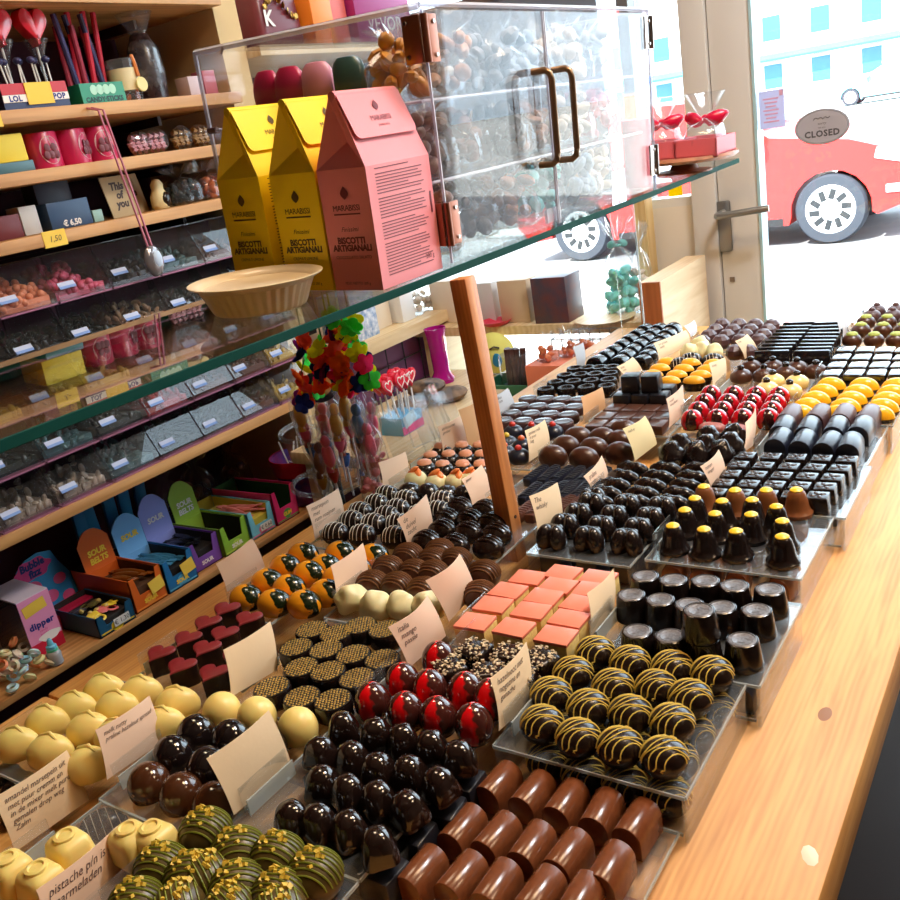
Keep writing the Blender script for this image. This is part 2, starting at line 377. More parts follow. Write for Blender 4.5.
def heartpoly(w, d, n=26):
    P = []
    for i in range(n):
        t = 2*PI*i/n; x = 16*math.sin(t)**3; y = 13*math.cos(t)-5*math.cos(2*t)-2*math.cos(3*t)-math.cos(4*t)
        P.append((x/33*w, (y+2.5)/29*d))
    return P[::-1]
@kind('heart_block', 'dark heart shaped chocolate', 'chocolate')
def k_(): return obj('chocolate_heart', [ball(.0098,.0125,.0165,(s*.0078,-.001,.0095),18,10,-.57,rot=(0,-.12*s,.18*s)) for s in (-1,1)]+[box(.026,.014,.023,(0,.006,0),bev=.004,seg=3,top=.84)], BLACK)
@kind('walnut_log', 'knobbly dark chocolate finger', 'chocolate')
def k_():
    return obj('chocolate_finger', ball(.0215, .0098, .0112, (0,0,.0085), 30, 14, -.75, fn=rough(.0017, 190, 3)), BLACK)
@kind('flower_square', 'square dark chocolate with embossed flower', 'chocolate')
def k_():
    r = root('square_chocolate'); obj('square_body', box(.026, .0255, .018, bev=.0018, top=.86), BLACK, r)
    f = [ball(.0042, .0026, .0012, (.0052*math.cos(a), .0052*math.sin(a), .018), 10, 4, 0, rot=(0,0,a)) for a in [i*PI/2+.5 for i in range(4)]]
    obj('flower_relief', f+[ball(.002,.002,.0018,(0,0,.018),8,4,0)], mat('relief_chocolate', rgb(58,44,40), .18), r); return r
@kind('navy_log', 'large round backed dark chocolate log', 'chocolate')
def k_(): return obj('chocolate_log', halflog(.027, .046, .026), NAVY)
@kind('purple_log', 'large round backed brown chocolate log', 'chocolate')
def k_(): return obj('chocolate_log', halflog(.027, .046, .026), PURP)
def domecap(rx, ry, rz, zc, f0, m1, m2, r, n1='chocolate_base', n2='orange_icing'):
    obj(n1, [lathe([(.86*rx,0),(rx,zc*.8),(rx,zc),(.5*rx,zc+.0008),(0,zc+.0008)], 22, sy=ry/rx)], m1, r)
    obj(n2, ball(rx*.985, ry*.985, rz, (0,0,zc), 22, 8, 0), m2, r)
@kind('orange_slice', 'orange iced half moon chocolate', 'chocolate')
def k_():
    r = root('orange_slice_chocolate'); domecap(.0215, .0135, .0165, .006, 0, BLACK, ORG, r); return r
@kind('glossy_square', 'flat square dark chocolate with mirror top', 'chocolate')
def k_(): return obj('square_chocolate', box(.0275, .034, .0185, bev=.003, seg=3, top=.97), mat('mirror_dark_chocolate', rgb(34,26,26), .1, spec=.8, coat=.6))
def capped(m, capm, capname, kr=.0055):
    r = root('round_truffle'); truffle(.0162, .0162, .0135, m, par=r, z0=-.8, noise_=.0008)
    obj(capname, ball(.0098, .0098, .005, (0,0,.0212), 16, 6, -.2, fn=rough(.0016, 300)), capm, r); return r
@kind('green_truffle', 'dark truffle with pale green crumb cap', 'chocolate')
def k_(): return capped(MID, LIME, 'crumb_cap')
@kind('purple_truffle', 'purple brown truffle with knob', 'chocolate')
def k_():
    r = root('round_truffle'); truffle(.016, .016, .0135, PURP, par=r, z0=-.8); obj('knob', ball(.006,.006,.005,(0,0,.0235),12,6,-.5), PURP, r); return r
@kind('dark_slab', 'thin dark chocolate slab on edge', 'chocolate')
def k_(): return obj('chocolate_slab', box(.055, .0155, .027, bev=.002, rot=(-.12,0,0)), mat('slab_chocolate', rgb(30,27,30), .14, spec=.7))
@kind('brown_truffle', 'faceted brown truffle', 'chocolate')
def k_(): return obj('faceted_truffle', ball(.0165,.0175,.0155,(0,0,.0105),9,4,-.7), PURP, sharp=25)
def onion(m, km):
    r = root('onion_chocolate'); obj('onion_body', lathe([(.0125,0),(.0165,.003),(.0178,.0085),(.0165,.014),(.012,.0185),(.006,.0215),(0,.0225)], 24), m, r)
    obj('stem_knob', lathe([(.0052,.0212),(.0048,.0245),(.0055,.0262),(.003,.0282),(0,.0284)], 14), km, r); return r
@kind('onion', 'brown onion shaped chocolate', 'chocolate')
def k_(): return onion(MID, DARK)
@kind('cream_onion', 'cream onion shaped chocolate', 'chocolate')
def k_(): return onion(mat('cream_coating', rgb(236,204,130), .3), DARK)
def egg(rx, ry, rz, mats, seamm, r, tilt=0):
    """tall egg; faces in the sector around +x get the second material"""
    obj('egg_shell', ball(rx, ry, rz, (0,0,rz*.62), 28, 14, -.65), mats, r)
@kind('red_dome', 'red and dark brown streaked dome', 'chocolate')
def k_():
    r = root('streaked_dome'); egg(.0160, .0160, .0170, patterned('red_streaked_coating', rgb(196,14,30), rgb(52,18,16), streaks(1.5, .4, .62)), None, r); obj('foot_rim', lathe([(.0138,0),(.0142,.0012),(.0128,.002)], 20), DARK, r); return r
@kind('red_egg', 'shiny brown egg with bright red stripe', 'chocolate')
def k_():
    r = root('striped_egg'); egg(.0156, .0156, .0190, patterned('brown_red_striped_coating', rgb(70,30,24), rgb(220,12,20), streaks(1.0, -.2, .84)), None, r); obj('foot_rim', lathe([(.0128,0),(.0132,.0012),(.012,.002)], 20), DARK, r); return r
@kind('walnut_cone', 'lumpy black chocolate cone', 'chocolate')
def k_(): return obj('chocolate_cone', ball(.0172,.0172,.022,(0,0,.0105),24,14,-.5, fn=rough(.004, 90, 5)), BLACK)
@kind('black_round', 'round backed glossy black chocolate bar', 'chocolate')
def k_(): return obj('chocolate_bar', halflog(.036, .024, .024), mat('glossy_black_chocolate', rgb(24,22,25), .16, spec=.7))
@kind('rimmed_round', 'black round chocolate with raised rim', 'chocolate')
def k_(): return obj('rimmed_chocolate', lathe([(.0138,0),(.0152,.002),(.0152,.0165),(.0138,.019),(.0105,.019),(.0092,.0165),(.006,.0158),(0,.0158)], 26), BLACK)
@kind('silver_disc', 'flat oval chocolate with silvery top', 'chocolate')
def k_(): 
    r = root('oval_chocolate'); obj('oval_body', lathe([(.0145,0),(.0165,.0025),(.0165,.013),(.0155,.0142),(0,.0142)], 26, sy=.92), PURP, r)
    obj('glossy_top', lathe([(.0142,.0142),(.014,.0154),(.0105,.0162),(0,.0164)], 26, sy=.92), mat('silvery_top', rgb(96,92,96), .22, spec=.7), r); return r
@kind('orange_oval', 'orange topped oval dark chocolate', 'chocolate')
def k_():
    r = root('orange_oval_chocolate'); domecap(.0185, .0118, .0105, .0135, 0, DARK, mat('bright_orange_icing', rgb(255,180,44), .3), r); return r
@kind('black_cube', 'black chocolate cube', 'chocolate')
def k_(): return obj('chocolate_cube', box(.028, .028, .027, bev=.002, top=.94), mat('cube_chocolate', rgb(28,28,34), .3))
@kind('milk_domino', 'flat brown chocolate domino', 'chocolate')
def k_(): return obj('chocolate_domino', box(.0275, .033, .014, bev=.0016, top=.95), mat('domino_chocolate', rgb(86,54,42), .28, spec=.6))
@kind('brown_oval', 'large ridged milk chocolate egg', 'chocolate')
def k_():
    def fn(p):
        a = math.atan2(p.y, p.x); return p*(1+.02*math.sin(a*9+p.z*300)*max(0,1-p.z/.0175))
    return obj('chocolate_egg', ball(.0215,.0165,.0175,(0,0,.010),44,12,-.58, fn=fn), MID)
def dotted(m):
    r = root('dotted_chocolate'); truffle(.0158,.0158,.0125, NAVY, 'dome', r, z0=-.6)
    obj('candy_dot', ball(.0052,.0052,.005,(0,0,.0205),14,8), m, r); return r
for nm, cc in (('red',(214,60,50)),('yellow',(225,190,60)),('orange',(236,110,60)),('green',(150,170,70))):
    KIND['dotted_'+nm] = ((lambda cc=cc, nm=nm: dotted(mat('candy_dot_'+nm, rgb(*cc), .3))), f'dark dome with {nm} candy dot', 'chocolate')
@kind('ridged_dark', 'slim ridged dark chocolate stick', 'chocolate')
def k_(): return ridged(NAVY)
@kind('ridged_milk', 'slim ridged milk chocolate stick', 'chocolate')
def k_(): return ridged(mat('ridged_milk_chocolate', rgb(98,58,44), .3))
def ridged(m):
    s = [box(.0125,.05,.012,bev=.002)]+[tube([(-.0058,-.022+.0055*i,.0118),(0,-.019+.0055*i,.0142),(.0058,-.016+.0055*i,.0118)], .0014, 6) for i in range(8)]
    return obj('chocolate_stick', s, m)
def flaked(basem, flakem, n):
    r = root('topped_chocolate'); truffle(.0165,.0165,.0115, basem, 'chocolate_base', r, z0=-.55)
    obj('topping', ball(.0108,.0092,.0042,(0,0,.0172),14,6, fn=rough(.001,200), rot=(.15,.1,.4)), flakem, r); return r
@kind('brown_cap', 'dark chocolate with brown almond topping', 'chocolate')
def k_(): return flaked(BLACK, FLAKE, 0)
@kind('orange_white', 'pale chocolate with orange candied peel', 'chocolate')
def k_():
    r = root('peel_chocolate'); truffle(.0165,.0165,.0135, PALE, 'chocolate_base', r, z0=-.55)
    obj('candied_peel', [ball(.011,.0055,.0035,(-.002,0,.0215),12,6,rot=(.2,-.5,.5)), ball(.008,.005,.003,(.006,.003,.019),12,6,rot=(0,.5,-.4))], mat('candied_peel', rgb(255,140,70), .25), r); return r
@kind('plain_dome', 'plain black chocolate dome', 'chocolate')
def k_(): return truffle(.0165,.0165,.0145, BLACK, 'chocolate_dome', None, z0=-.55)
@kind('white_stripe_oval', 'dark oval truffle with fine white lines', 'chocolate')
def k_():
    r = root('striped_oval_truffle'); truffle(.0195,.0155,.0142, DARK, par=r, z0=-.68)
    obj('icing_drizzle', [s for s in stripes_on(.0155,.0195,.0142,[-.62,-.3,.02,.33,.62],.0004,.0096,tilt=.6)], WHITEL, r, rot=(0,0,PI/2)); return r
@kind('ribbed_bar', 'dark chocolate loaf with three ribs', 'chocolate')
def k_():
    b = ball(.0195,.0155,.014,(0,0,.0085),26,10,-.6)
    s = [b]+[tube([(.0008+.016*math.sin(a), y, .0085+.014*math.cos(a)*math.sqrt(1-(y/.0165)**2)) for a in [-.95+1.9*i/8 for i in range(9)]], .0019, 6) for y in (-.0055, 0, .0055)]
    return obj('ribbed_chocolate', s, DARK)
@kind('brown_stripe', 'brown truffle with caramel lines', 'chocolate')
def k_():
    r = root('caramel_lined_truffle'); truffle(.0182,.0172,.0152, MID, par=r, z0=-.66)
    obj('caramel_lines', stripes_on(.0182,.0172,.0152,[-.66,-.46,-.25,-.05,.15,.36,.58],.0008,.01,tilt=.5), CARAM, r); return r
@kind('cream_whip', 'cream coloured whipped peak', 'chocolate')
def k_(): return obj('whipped_peak', ball(.0178,.0165,.0165,(0,0,.0105),26,14,-.6, fn=rough(.005,75,2)), PALE)
@kind('orange_green', 'orange dome with dark green swirl', 'chocolate')
def k_():
    r = root('swirled_dome')
    obj('dome_shell', ball(.0198,.0165,.0165,(0,0,.0095),32,14,-.55), patterned('orange_green_swirl', rgb(238,152,28), rgb(20,32,12), petals, .2, .3), r)
    obj('base_disc', lathe([(.0158,0),(.0162,.0012),(0,.0012)], 22, sy=.84), DARK, r); return r
@kind('red_heart', 'dark chocolate heart with red top', 'chocolate')
def k_():
    r = root('red_topped_heart'); P = heartpoly(.032,.029); obj('heart_body', prism(P, 0, .0195, 1.0, 0), DARK, r)
    obj('red_top', prism(heartpoly(.0316,.0286), .0195, .0212, .97, .0006), REDV, r); return r
@kind('gold_rosette', 'round black chocolate with gold pattern', 'chocolate')
def k_():
    r = root('gold_patterned_chocolate')
    obj('round_body', lathe([(.014,0),(.0168,.003),(.0172,.0155),(.0162,.0172),(0,.0172)], 28), BLACK, r)
    d = [lathe([(.0160,.0172),(.0160,.0176),(0,.0176)], 28, )]
    dots = [ball(random.uniform(.0008,.00115),random.uniform(.0008,.00115),.0007,(.0031*(i+.5*(j%2))+random.uniform(-.0003,.0003), .0027*j+random.uniform(-.0003,.0003), .0176), 8, 3, 0) for i in range(-6,7) for j in range(-6,7) if (.0031*(i+.5*(j%2)))**2+(.0027*j)**2 < .0148**2]
    obj('gold_pattern', [(d[0][0], d[0][1], 0)]+[(a, b, 1) for a, b in dots], [mat('gold_ground', rgb(20,14,10), .4), GOLD], r); return r
@kind('sprinkled_cube', 'dark cube crusted with nut crumbs', 'chocolate')
def k_():
    r = root('crumbed_chocolate'); obj('cube_body', box(.031,.027,.021,bev=.004,seg=3,top=.93), DARK, r)
    s = []
    for i in range(90):
        x, y = random.uniform(-.0145,.0145), random.uniform(-.0125,.0125); e = .0009*(.7+random.random())
        if random.random() < .25: s.append(box(e*1.6,e,e,(x*.98,-.0128,random.uniform(.008,.02)),rot=(random.random(),1,1)))
        else: s.append(box(e*2,e*1.3,e,(x,y,.0205),rot=(random.random()*.6,random.random()*.6,random.random()*3)))
    obj('nut_crumbs', s, SESAME, r); return r
@kind('pink_slab', 'pink topped yellow slice', 'confection')
def k_():
    r = root('pink_slice'); obj('filling', box(.0325,.0265,.0165,bev=.001), SPONGE, r)
    obj('pink_glaze', box(.0329,.0269,.0034,(0,0,.0165),bev=.0007), PINKG, r); return r
@kind('black_cone', 'glossy black pointed chocolate', 'chocolate')
def k_(): return obj('pointed_chocolate', box(.0300,.0290,.0245,bev=.0062,seg=2,top=.56), mat('wet_black_chocolate', rgb(32,19,15), .12, spec=.6, coat=.4), sharp=50)
@kind('pistachio_truffle', 'olive truffle with chopped pistachio', 'chocolate')
def k_():
    r = root('pistachio_truffle'); truffle(.0195,.0182,.0168, mat('olive_chocolate', rgb(92,74,36), .35, var=.25, scale=90), par=r, z0=-.68)
    obj('icing_lines', stripes_on(.0195,.0182,.0168,[-.7,-.5,-.3,-.1,.1,.3,.5,.7],.0007,.0112,tilt=.3), GREENI, r)
    obj('chopped_nuts', crumbs(16,.0190,.0178,.0168,.0026,.80,.0114), NUT, r); return r
@kind('dome_black', 'shiny black dome', 'chocolate')
def k_(): return truffle(.0170,.0170,.0186, mat('shiny_black_chocolate', rgb(26,18,18), .1, spec=.6, coat=.5), 'chocolate_dome', None, 24, -.4)
@kind('dome_brown', 'shiny milk chocolate dome', 'chocolate')
def k_(): return truffle(.0170,.0170,.0186, mat('shiny_milk_chocolate', rgb(74,40,22), .14, coat=.4), 'chocolate_dome', None, 24, -.4)
@kind('dome_cream', 'smooth cream coloured dome', 'chocolate')
def k_(): return truffle(.0170,.0170,.0186, CREAM, 'chocolate_dome', None, 24, -.4)
@kind('cream_shell', 'cream white chocolate shell', 'chocolate')
def k_():
    r = root('shell_chocolate'); obj('shell_body', ball(.0208,.0160,.0168,(0,0,.0088),28,12,-.5, fn=lambda p: Vector((p.x*(1-.25*max(0,-p.x)/.0228*0), p.y*(1-.35*max(0,p.x)/.0228), p.z))), CREAM, r)
    obj('shell_ridge', tube([(-.0155,.003,.0185),(-.0073,.0055,.0240),(.002,.004,.0257),(.008,-.001,.0240),(.015,-.0045,.0175)], .0024, 8, rads=[.0006,.0016,.002,.0016,.0006]), CREAM, r); return r
@kind('cream_block', 'cream white chocolate block with round boss', 'chocolate')
def k_():
    r = root('cream_block'); obj('block_body', box(.034,.03,.027,bev=.007,seg=4,top=.8), CREAM, r)
    obj('round_boss', lathe([(.0082,.0262),(.0078,.0286),(.0056,.0292),(.0046,.0278),(0,.0282)], 18), CREAM, r); return r
# ---------------------------------------------------------------- trays of chocolates on the counter
ACR = sheet('clear_acrylic', (.97,.98,.98,1), .03, 1.45, 1.5, haze=.04)
ACE = sheet('acrylic_cut_edge', (.8,.86,.86,1), .1, 1.5, 1.0, haze=.35, hazecol=(.75,.78,.76,1))  # whitish haze in the material stands for light gathered at the edges
ZW = 0.910                                                        # counter top
ROWKIND = {('bells',3):'milk_bell', ('navy',2):'purple_log', ('onions',0):'cream_onion', ('onions',1):'cream_onion', ('ridged',0):'ridged_milk',
           ('orangewhite',0):'plain_dome', ('bigdomes',0):'dome_brown', ('bigdomes',1):'dome_black', ('bigdomes',2):'dome_black', ('bigdomes',3):'dome_cream'}
DOTS = [['orange','red'],['yellow','orange','green'],['red','red','red']]
ROT = {'heart_block':0, 'red_heart':.25, 'orange_green':.2, 'cream_shell':.55, 'yellow_stripe':0}
JIT = {'brown_truffle','walnut_cone','green_truffle','purple_truffle','cream_whip','sprinkled_cube','pistachio_truffle','brown_cap','orange_white','black_cone'}
HALF = {'pink_slab':.0185,'coin_cup':.014,'dark_slab':.016}
PROTO = {}
def put(kn, loc, rotz, label, group):
    f, ph, cat = KIND[kn]
    if kn not in PROTO:
        o = f(); PROTO[kn] = o; o['category'] = cat; base = o
    else: base = dup(PROTO[kn], loc)
    base.location = loc; base.rotation_euler = (0,0,rotz); base['label'] = label; base['group'] = group
    return base
COLS = [(-.372,-.196),(-.518,-.374),(-.684,-.520),(-.812,-.686)]
TRAYBOX = {}
CUSTOM = {'cubes':(-.612,-.505,1.254,1.325),'dominoes':(-.612,-.474,1.149,1.252),'slabs':(-.462,-.322,1.508,1.722)}
for key, (kn0, z, rows) in TR.items():
    pts = []
    for j, r in enumerate(rows):
        kn = ROWKIND.get((key, j), kn0)
        for i, (px, py) in enumerate(r):
            k2 = 'dotted_'+DOTS[j][i] if kn == 'dotted_dome' else kn
            p = atz(px, py, z+HALF.get(k2, .012))
            rz = ROT.get(k2, 0)+(random.uniform(-.25,.25) if k2 not in ('coin_cup',) else random.uniform(-.4,.4))*(3 if k2 in JIT else .25)
            zz = z
            if key == 'cubes' and j == 0: pass
            put(k2, (p.x, p.y, zz+.0002), rz, KIND[k2][1]+', '+place_words(i, len(r), j, len(rows)), KIND[k2][1]+'s on their tray')
            pts.append(p)
    x0, x1 = min(p.x for p in pts)-.021, max(p.x for p in pts)+.022; y0, y1 = min(p.y for p in pts)-.024, max(p.y for p in pts)+.022
    cxm = (x0+x1)/2
    for a, b in COLS:
        if a <= cxm <= b: x0, x1 = max(x0, a), min(x1, b)
    if key in CUSTOM: x0, x1, y0, y1 = CUSTOM[key]
    TRAYBOX[key] = [x0, x1, y0, y1, z, kn0]
# neighbours in one column must not overlap along the counter
ks = list(TRAYBOX)
for a in ks:
    for b in ks:
        A, B = TRAYBOX[a], TRAYBOX[b]
        if a != b and A[0] < B[1]-.004 and B[0] < A[1]-.004 and A[2] < B[2] and A[3] > B[2]-.002:
            mid = (A[3]+B[2])/2; A[3], B[2] = mid-.001, mid+.001
for key, (x0, x1, y0, y1, z, kn) in TRAYBOX.items():
    w, d = x1-x0, y1-y0; t = .0025
    ph = KIND[kn][1] if kn in KIND else {'dotted_dome':'dark dome with candy dot','big_dome':'large black, brown and cream dome','orange_white':''}[kn]
    leg = z-ZW-t
    s = [box(w, d, t, (0,0,leg))+(0,), ]
    if leg > .012:
        s += [box(t, d, leg, (-w/2+t/2,0,0))+(0,), box(t, d, leg, (w/2-t/2,0,0))+(0,)]
    else:
        s += [box(.012, .012, leg, (sx*(w/2-.012), sy*(d/2-.012), 0))+(0,) for sx in (-1,1) for sy in (-1,1)]
    # cut edges: caught light put in as whitish haze
    e = .0012
    s += [box(w, e, t, (0,-d/2-e/2,leg))+(1,), box(w, e, t, (0,d/2+e/2,leg))+(1,), box(e, d, t, (w/2+e/2,0,leg))+(1,), box(e, d, t, (-w/2-e/2,0,leg))+(1,)]
    o = thing('acrylic_tray', 'clear acrylic tray carrying the '+ph+' pieces', 'tray', ((x0+x1)/2, (y0+y1)/2, ZW+.0003), group='clear acrylic trays on the wooden counter')
    obj('tray_sheet', s, [ACR, ACE], o, sharp=20)
    h = .022
    obj('card_holder', [box(.0015,.05,h,(-w/2+.004,-d/2+.04,leg+t))+(0,), box(.0015,.05,h*.6,(-w/2+.010,-d/2+.04,leg+t))+(1,)], [ACR, ACE], o, sharp=20)
# second layer showing below the upper tray
def lower(kn, pts, z, note):
    for i, (x, y) in enumerate(pts):
        put(kn, (x, y, z), random.uniform(-.2,.2), KIND[kn][1]+', '+ordn(i)+' '+note, KIND[kn][1]+'s on the lower tray')
def layer(key, kn, what):
    z, rows = TR[key][1], TR[key][2]
    for j, r in enumerate(rows):
        for i, (px, py) in enumerate(r):
            p = atz(px, py, z+.012); put(kn, (p.x, p.y, .9165), random.uniform(-.15,.15), 'lower '+{'yellow_stripe':'striped truffle','milk_log':'milk chocolate log','navy_log':'black log','black_cube':'black cube','plain_dome':'black dome','ridged_dark':'ridged stick'}[kn]+' below the '+what+', '+place_words(i, len(r), j, len(rows)), KIND[kn][1]+'s in the tray under the '+what)
def under(key, label):
    x0, x1, y0, y1, z, kn = TRAYBOX[key]; o = thing('acrylic_tray', label, 'tray', ((x0+x1)/2, (y0+y1)/2, ZW+.0003), group='clear acrylic trays on the wooden counter')
    obj('tray_sheet', [box(x1-x0-.009, y1-y0-.004, .0025, (0,0,.0032))+(0,), box(x1-x0-.009, .001, .0025, (0,-(y1-y0)/2+.0015,.0032))+(1,)]+[box(.01,.01,.0032,(sx*(x1-x0-.04)/2, sy*(y1-y0-.04)/2,0))+(0,) for sx in (-1,1) for sy in (-1,1)], [ACR, ACE], o, sharp=20)
for key, kn, what in (('striped','yellow_stripe','striped truffles'),('bells','milk_log','bells'),('cups','navy_log','cups'),('hearts','black_cube','hearts'),('blackcones','black_cube','pointed chocolates'),('flowers','dark_slab','flower squares'),('walnutlogs','ribbed_bar','knobbly fingers'),('navy','dome_black','round backed logs')):
    if key in ('striped','bells','cups','hearts','blackcones','flowers','navy'): layer(key, {'dome_black':'plain_dome','dark_slab':'ridged_dark'}.get(kn, kn), what)
    under(key, 'lower clear tray under the '+what)
p = atz(700, 622, .95+.04); put('coin_cup', (p.x, p.y, .9775), .3, 'black chocolate cup stacked on top of the other cups', 'single pieces lying out of line')
p = atz(100, 817, .93); put('white_stripe_oval', (p.x, p.y, ZW+.0005), .9, 'dark striped oval lying alone behind the cream blocks', 'single pieces lying out of line')
p = atz(593, 499, .962); put('heart_block', (p.x, p.y, .9503), .4, 'single dark heart at the back left of its tray', 'single pieces lying out of line')
for i, (px, py) in enumerate([(632,386),(652,386)]):
    p = atz(px, py, .985); put('black_cube', (p.x, p.y, .9775), .1, 'black chocolate cube on top of the stack, '+('left one','right one')[i], 'black cubes on top of the stack')
for i, (px, py) in enumerate([(8,778),(28,788),(14,797)]):
    p = atz(px, py, .93); put('walnut_cone', (p.x, p.y, .9105), i, 'lumpy dark cluster at the left edge, '+ordn(i)+' of three', 'lumpy clusters at the left edge')
# small pieces between the far trays
flake = [(691,359),(713,360),(680,364)]
for i, (px, py) in enumerate(flake):
    p = atz(px, py, .962); put('white_stripe_oval', (p.x, p.y, .9503), .2, 'dark striped oval behind the orange topped ovals, '+ordn(i)+' of three', 'striped ovals behind the orange ovals')
for i, (px, py) in enumerate([(690,352),(702,350),(714,352),(700,345)]):
    p = atz(px, py, .962); put('cream_whip', (p.x, p.y, .9503), i, 'cream whipped peak beside the faceted brown truffles, '+ordn(i)+' of four', 'cream peaks far down the counter')
for i, (px, py) in enumerate([(735,352),(748,352)]):
    p = atz(px, py, .962); put('brown_truffle', (p.x, p.y, .9503), i, 'faceted brown truffle apart in front, '+('left','right')[i]+' of two', 'single truffles in front of the brown heap')
PK = mat('pink_speckled_coating', rgb(196,120,112), .5, var=.4, scale=500)
for i, (px, py) in enumerate([(712,427),(735,429)]):
    p = atz(px, py, .957); o = obj('speckled_oval', ball(.019,.012,.008,(0,0,.006),18,8,-.7), PK, loc=(p.x,p.y,.9503)); tag(o, 'flat pink speckled oval before the red domes, '+('left','right')[i], 'chocolate', 'pink speckled ovals')
# ---------------------------------------------------------------- handwritten cards
PAPER = mat('card_paper', rgb(236,206,166), .8, var=.03, scale=40, bump=.05, bscale=300)
PAPERP = mat('pinkish_card', rgb(234,198,170), .8); PAPERO = mat('tan_card', rgb(214,160,110), .8); PAPERB = mat('cool_card', rgb(214,210,214), .8)
INK = mat('ink', rgb(96,72,68), .7)
def card(tl, tr, br, bl, z, words, label, m=PAPER, h=.0042, bend=.003):
    base = atz((bl[0]+br[0])/2, (bl[1]+br[1])/2, z+.004)
    q = [atx(p[0], p[1], base.x) for p in (tl, tr, br, bl)]
    lift = max(0, z+.001-min(q[2].z, q[3].z))
    q[2].z = max(q[2].z, z+.001); q[3].z = max(q[3].z, z+.001)
    r = thing('name_card', label, 'card', (base.x, (q[2].y+q[3].y)/2, z), group='handwritten cards between the chocolates')
    O = Vector(r.location)
    nx, nv = 8, 8
    def S(u, v): 
        a = q[3].lerp(q[2], u); b = q[0].lerp(q[1], u); p = a.lerp(b, v)
        return p-O+Vector((-.010*v*v+bend*math.sin(u*PI)*v, 0, 0))
    V, Fc = [], []
    for k in (0, 1):
        for j in range(nv+1):
            for i in range(nx+1): V.append(S(i/nx, j/nv)+Vector((-.0004*k,0,0)))
    w = nx+1; K = w*(nv+1)
    for j in range(nv):
        for i in range(nx):
            a = j*w+i; Fc.append([a, a+1, a+w+1, a+w]); Fc.append([K+a, K+a+w, K+a+w+1, K+a+1])
    ring = [i for i in range(w)]+[j*w+nx for j in range(1, nv+1)]+[nv*w+i for i in range(nx-1,-1,-1)]+[j*w for j in range(nv-1,0,-1)]
    for a, b in zip(ring, ring[1:]+ring[:1]): Fc.append([b, a, K+a, K+b])
    obj('card', (V, Fc), m, r)
    if words:
        W = (q[2]-q[3]).length; H = (q[0]-q[3]).length
        sh = text_shape(words, h, .35, 1.0, line=.95); xs = [p.x for p in sh[0]]; ys = [p.y for p in sh[0]]
        k = min(1, .86*W/(max(xs)-min(xs)), .7*H/(max(ys)-min(ys)))
        out = []
        for p in sh[0]:
            u = .08+(p.x-min(xs))*k/W; v = .92+(p.y-max(ys))*k/H
            out.append(S(u, v)+Vector((.0004,0,0)))
        obj('handwriting', (out, sh[1]), INK, r)
U = UP
card((0,802),(74,753),(89,800),(15,852), .93, 'amandel marsepein uit\nmet puur cremm en\nin de mixer melt pure\ngemalen drop weg\nZalm', 'cream card with five handwritten lines, at the left edge')
card((45,895),(126,830),(132,885),(52,950), .93, 'pistache p/n is uit\nmarmeladen', 'pinkish card reading pistache, in front of cream blocks', PAPERP, .006)
card((103,733),(157,698),(162,742),(107,780), U, 'melk nutty\npraline hazelnut spread', 'pinkish card with two lines before the cream shells', PAPERP, .005)
card((216,762),(278,713),(292,767),(234,815), U, None, 'blank cream card beside the black pointed chocolates')
card((231,652),(278,623),(278,672),(231,697), U, None, 'blank card between red hearts and gold patterned chocolates')
card((222,565),(258,539),(265,567),(227,592), U, None, 'blank pinkish card left of the orange swirled domes', PAPERP)
card((312,507),(344,489),(345,520),(315,540), U, 'marsepein\nmet\nrum rozijnen', 'card with three lines left of the white lined ovals', PAPERP, .005)
card((404,520),(433,495),(433,531),(408,548), U, 'de\nduivel\nzacht', 'card with short lines right of the white lined ovals', PAPERP, .005)
card((338,567),(370,544),(368,580),(337,608), U, None, 'blank grey card right of the orange swirled domes', PAPERP)
card((434,582),(468,555),(476,592),(449,622), U, None, 'large blank curved card left of the pink slices', PAPERP, bend=.006)
card((397,629),(436,597),(446,636),(409,668), U, 'italia\nmango\npassie', 'curved card with three words right of gold patterned chocolates', PAPERP, .005, .006)
card((501,681),(537,644),(532,705),(499,731), U, 'hazelnoot met\nnogatine en\nganache', 'cream card leaning left of the yellow striped truffles')
card((597,595),(623,570),(613,615),(590,637), U, None, 'blank card right of the pink slices')
card((537,497),(565,483),(563,527),(538,537), U, 'The\nwhisky', 'cream card with two words left of dark hearts', PAPER, .0055)
card((591,477),(609,456),(609,483),(592,492), U, 'praline\ncafe', 'narrow card behind the dark hearts', PAPERP)
card((630,429),(652,416),(657,444),(635,461), U, 'melk ei', 'yellowish card right of the large milk chocolate eggs', mat('yellowish_card', rgb(238,214,160), .8), bend=.004)
card((531,431),(551,420),(550,448),(529,462), U, 'gember melk\nin puur\nlaag', 'card left of the large milk chocolate eggs')
card((587,397),(608,387),(605,413),(583,425), U, None, 'blank tan card between silvery ovals and brown dominoes', PAPERO)
card((673,399),(689,385),(682,416),(669,428), U, 'rode\nvruchten', 'pinkish card left of the red streaked domes', PAPERP)
card((622,367),(638,357),(643,372),(627,380), U, 'bitter\nnoot', 'small card left of the orange topped ovals', PAPER)
card((659,343),(691,330),(691,348),(659,361), U, 'puur geschaafde\namandel', 'wide card behind the orange topped ovals', PAPER)
card((689,326),(699,320),(697,332),(691,338), U, None, 'small bluish card at the far end beside brown truffles', PAPERB)
card((715,363),(731,357),(725,383),(713,392), U, 'sinaas', 'card right of the orange topped ovals', PAPER)
card((741,341),(753,334),(758,350),(745,359), U, 'cacao', 'curved pale card in front of the thin dark slabs', PAPER)
card((841,314),(850,310),(848,333),(841,345), U, None, 'narrow pale card left of the green capped truffles', PAPERB)
card((863,303),(870,295),(867,311),(862,317), U, None, 'narrow grey card left of the purple brown truffles', PAPERB)
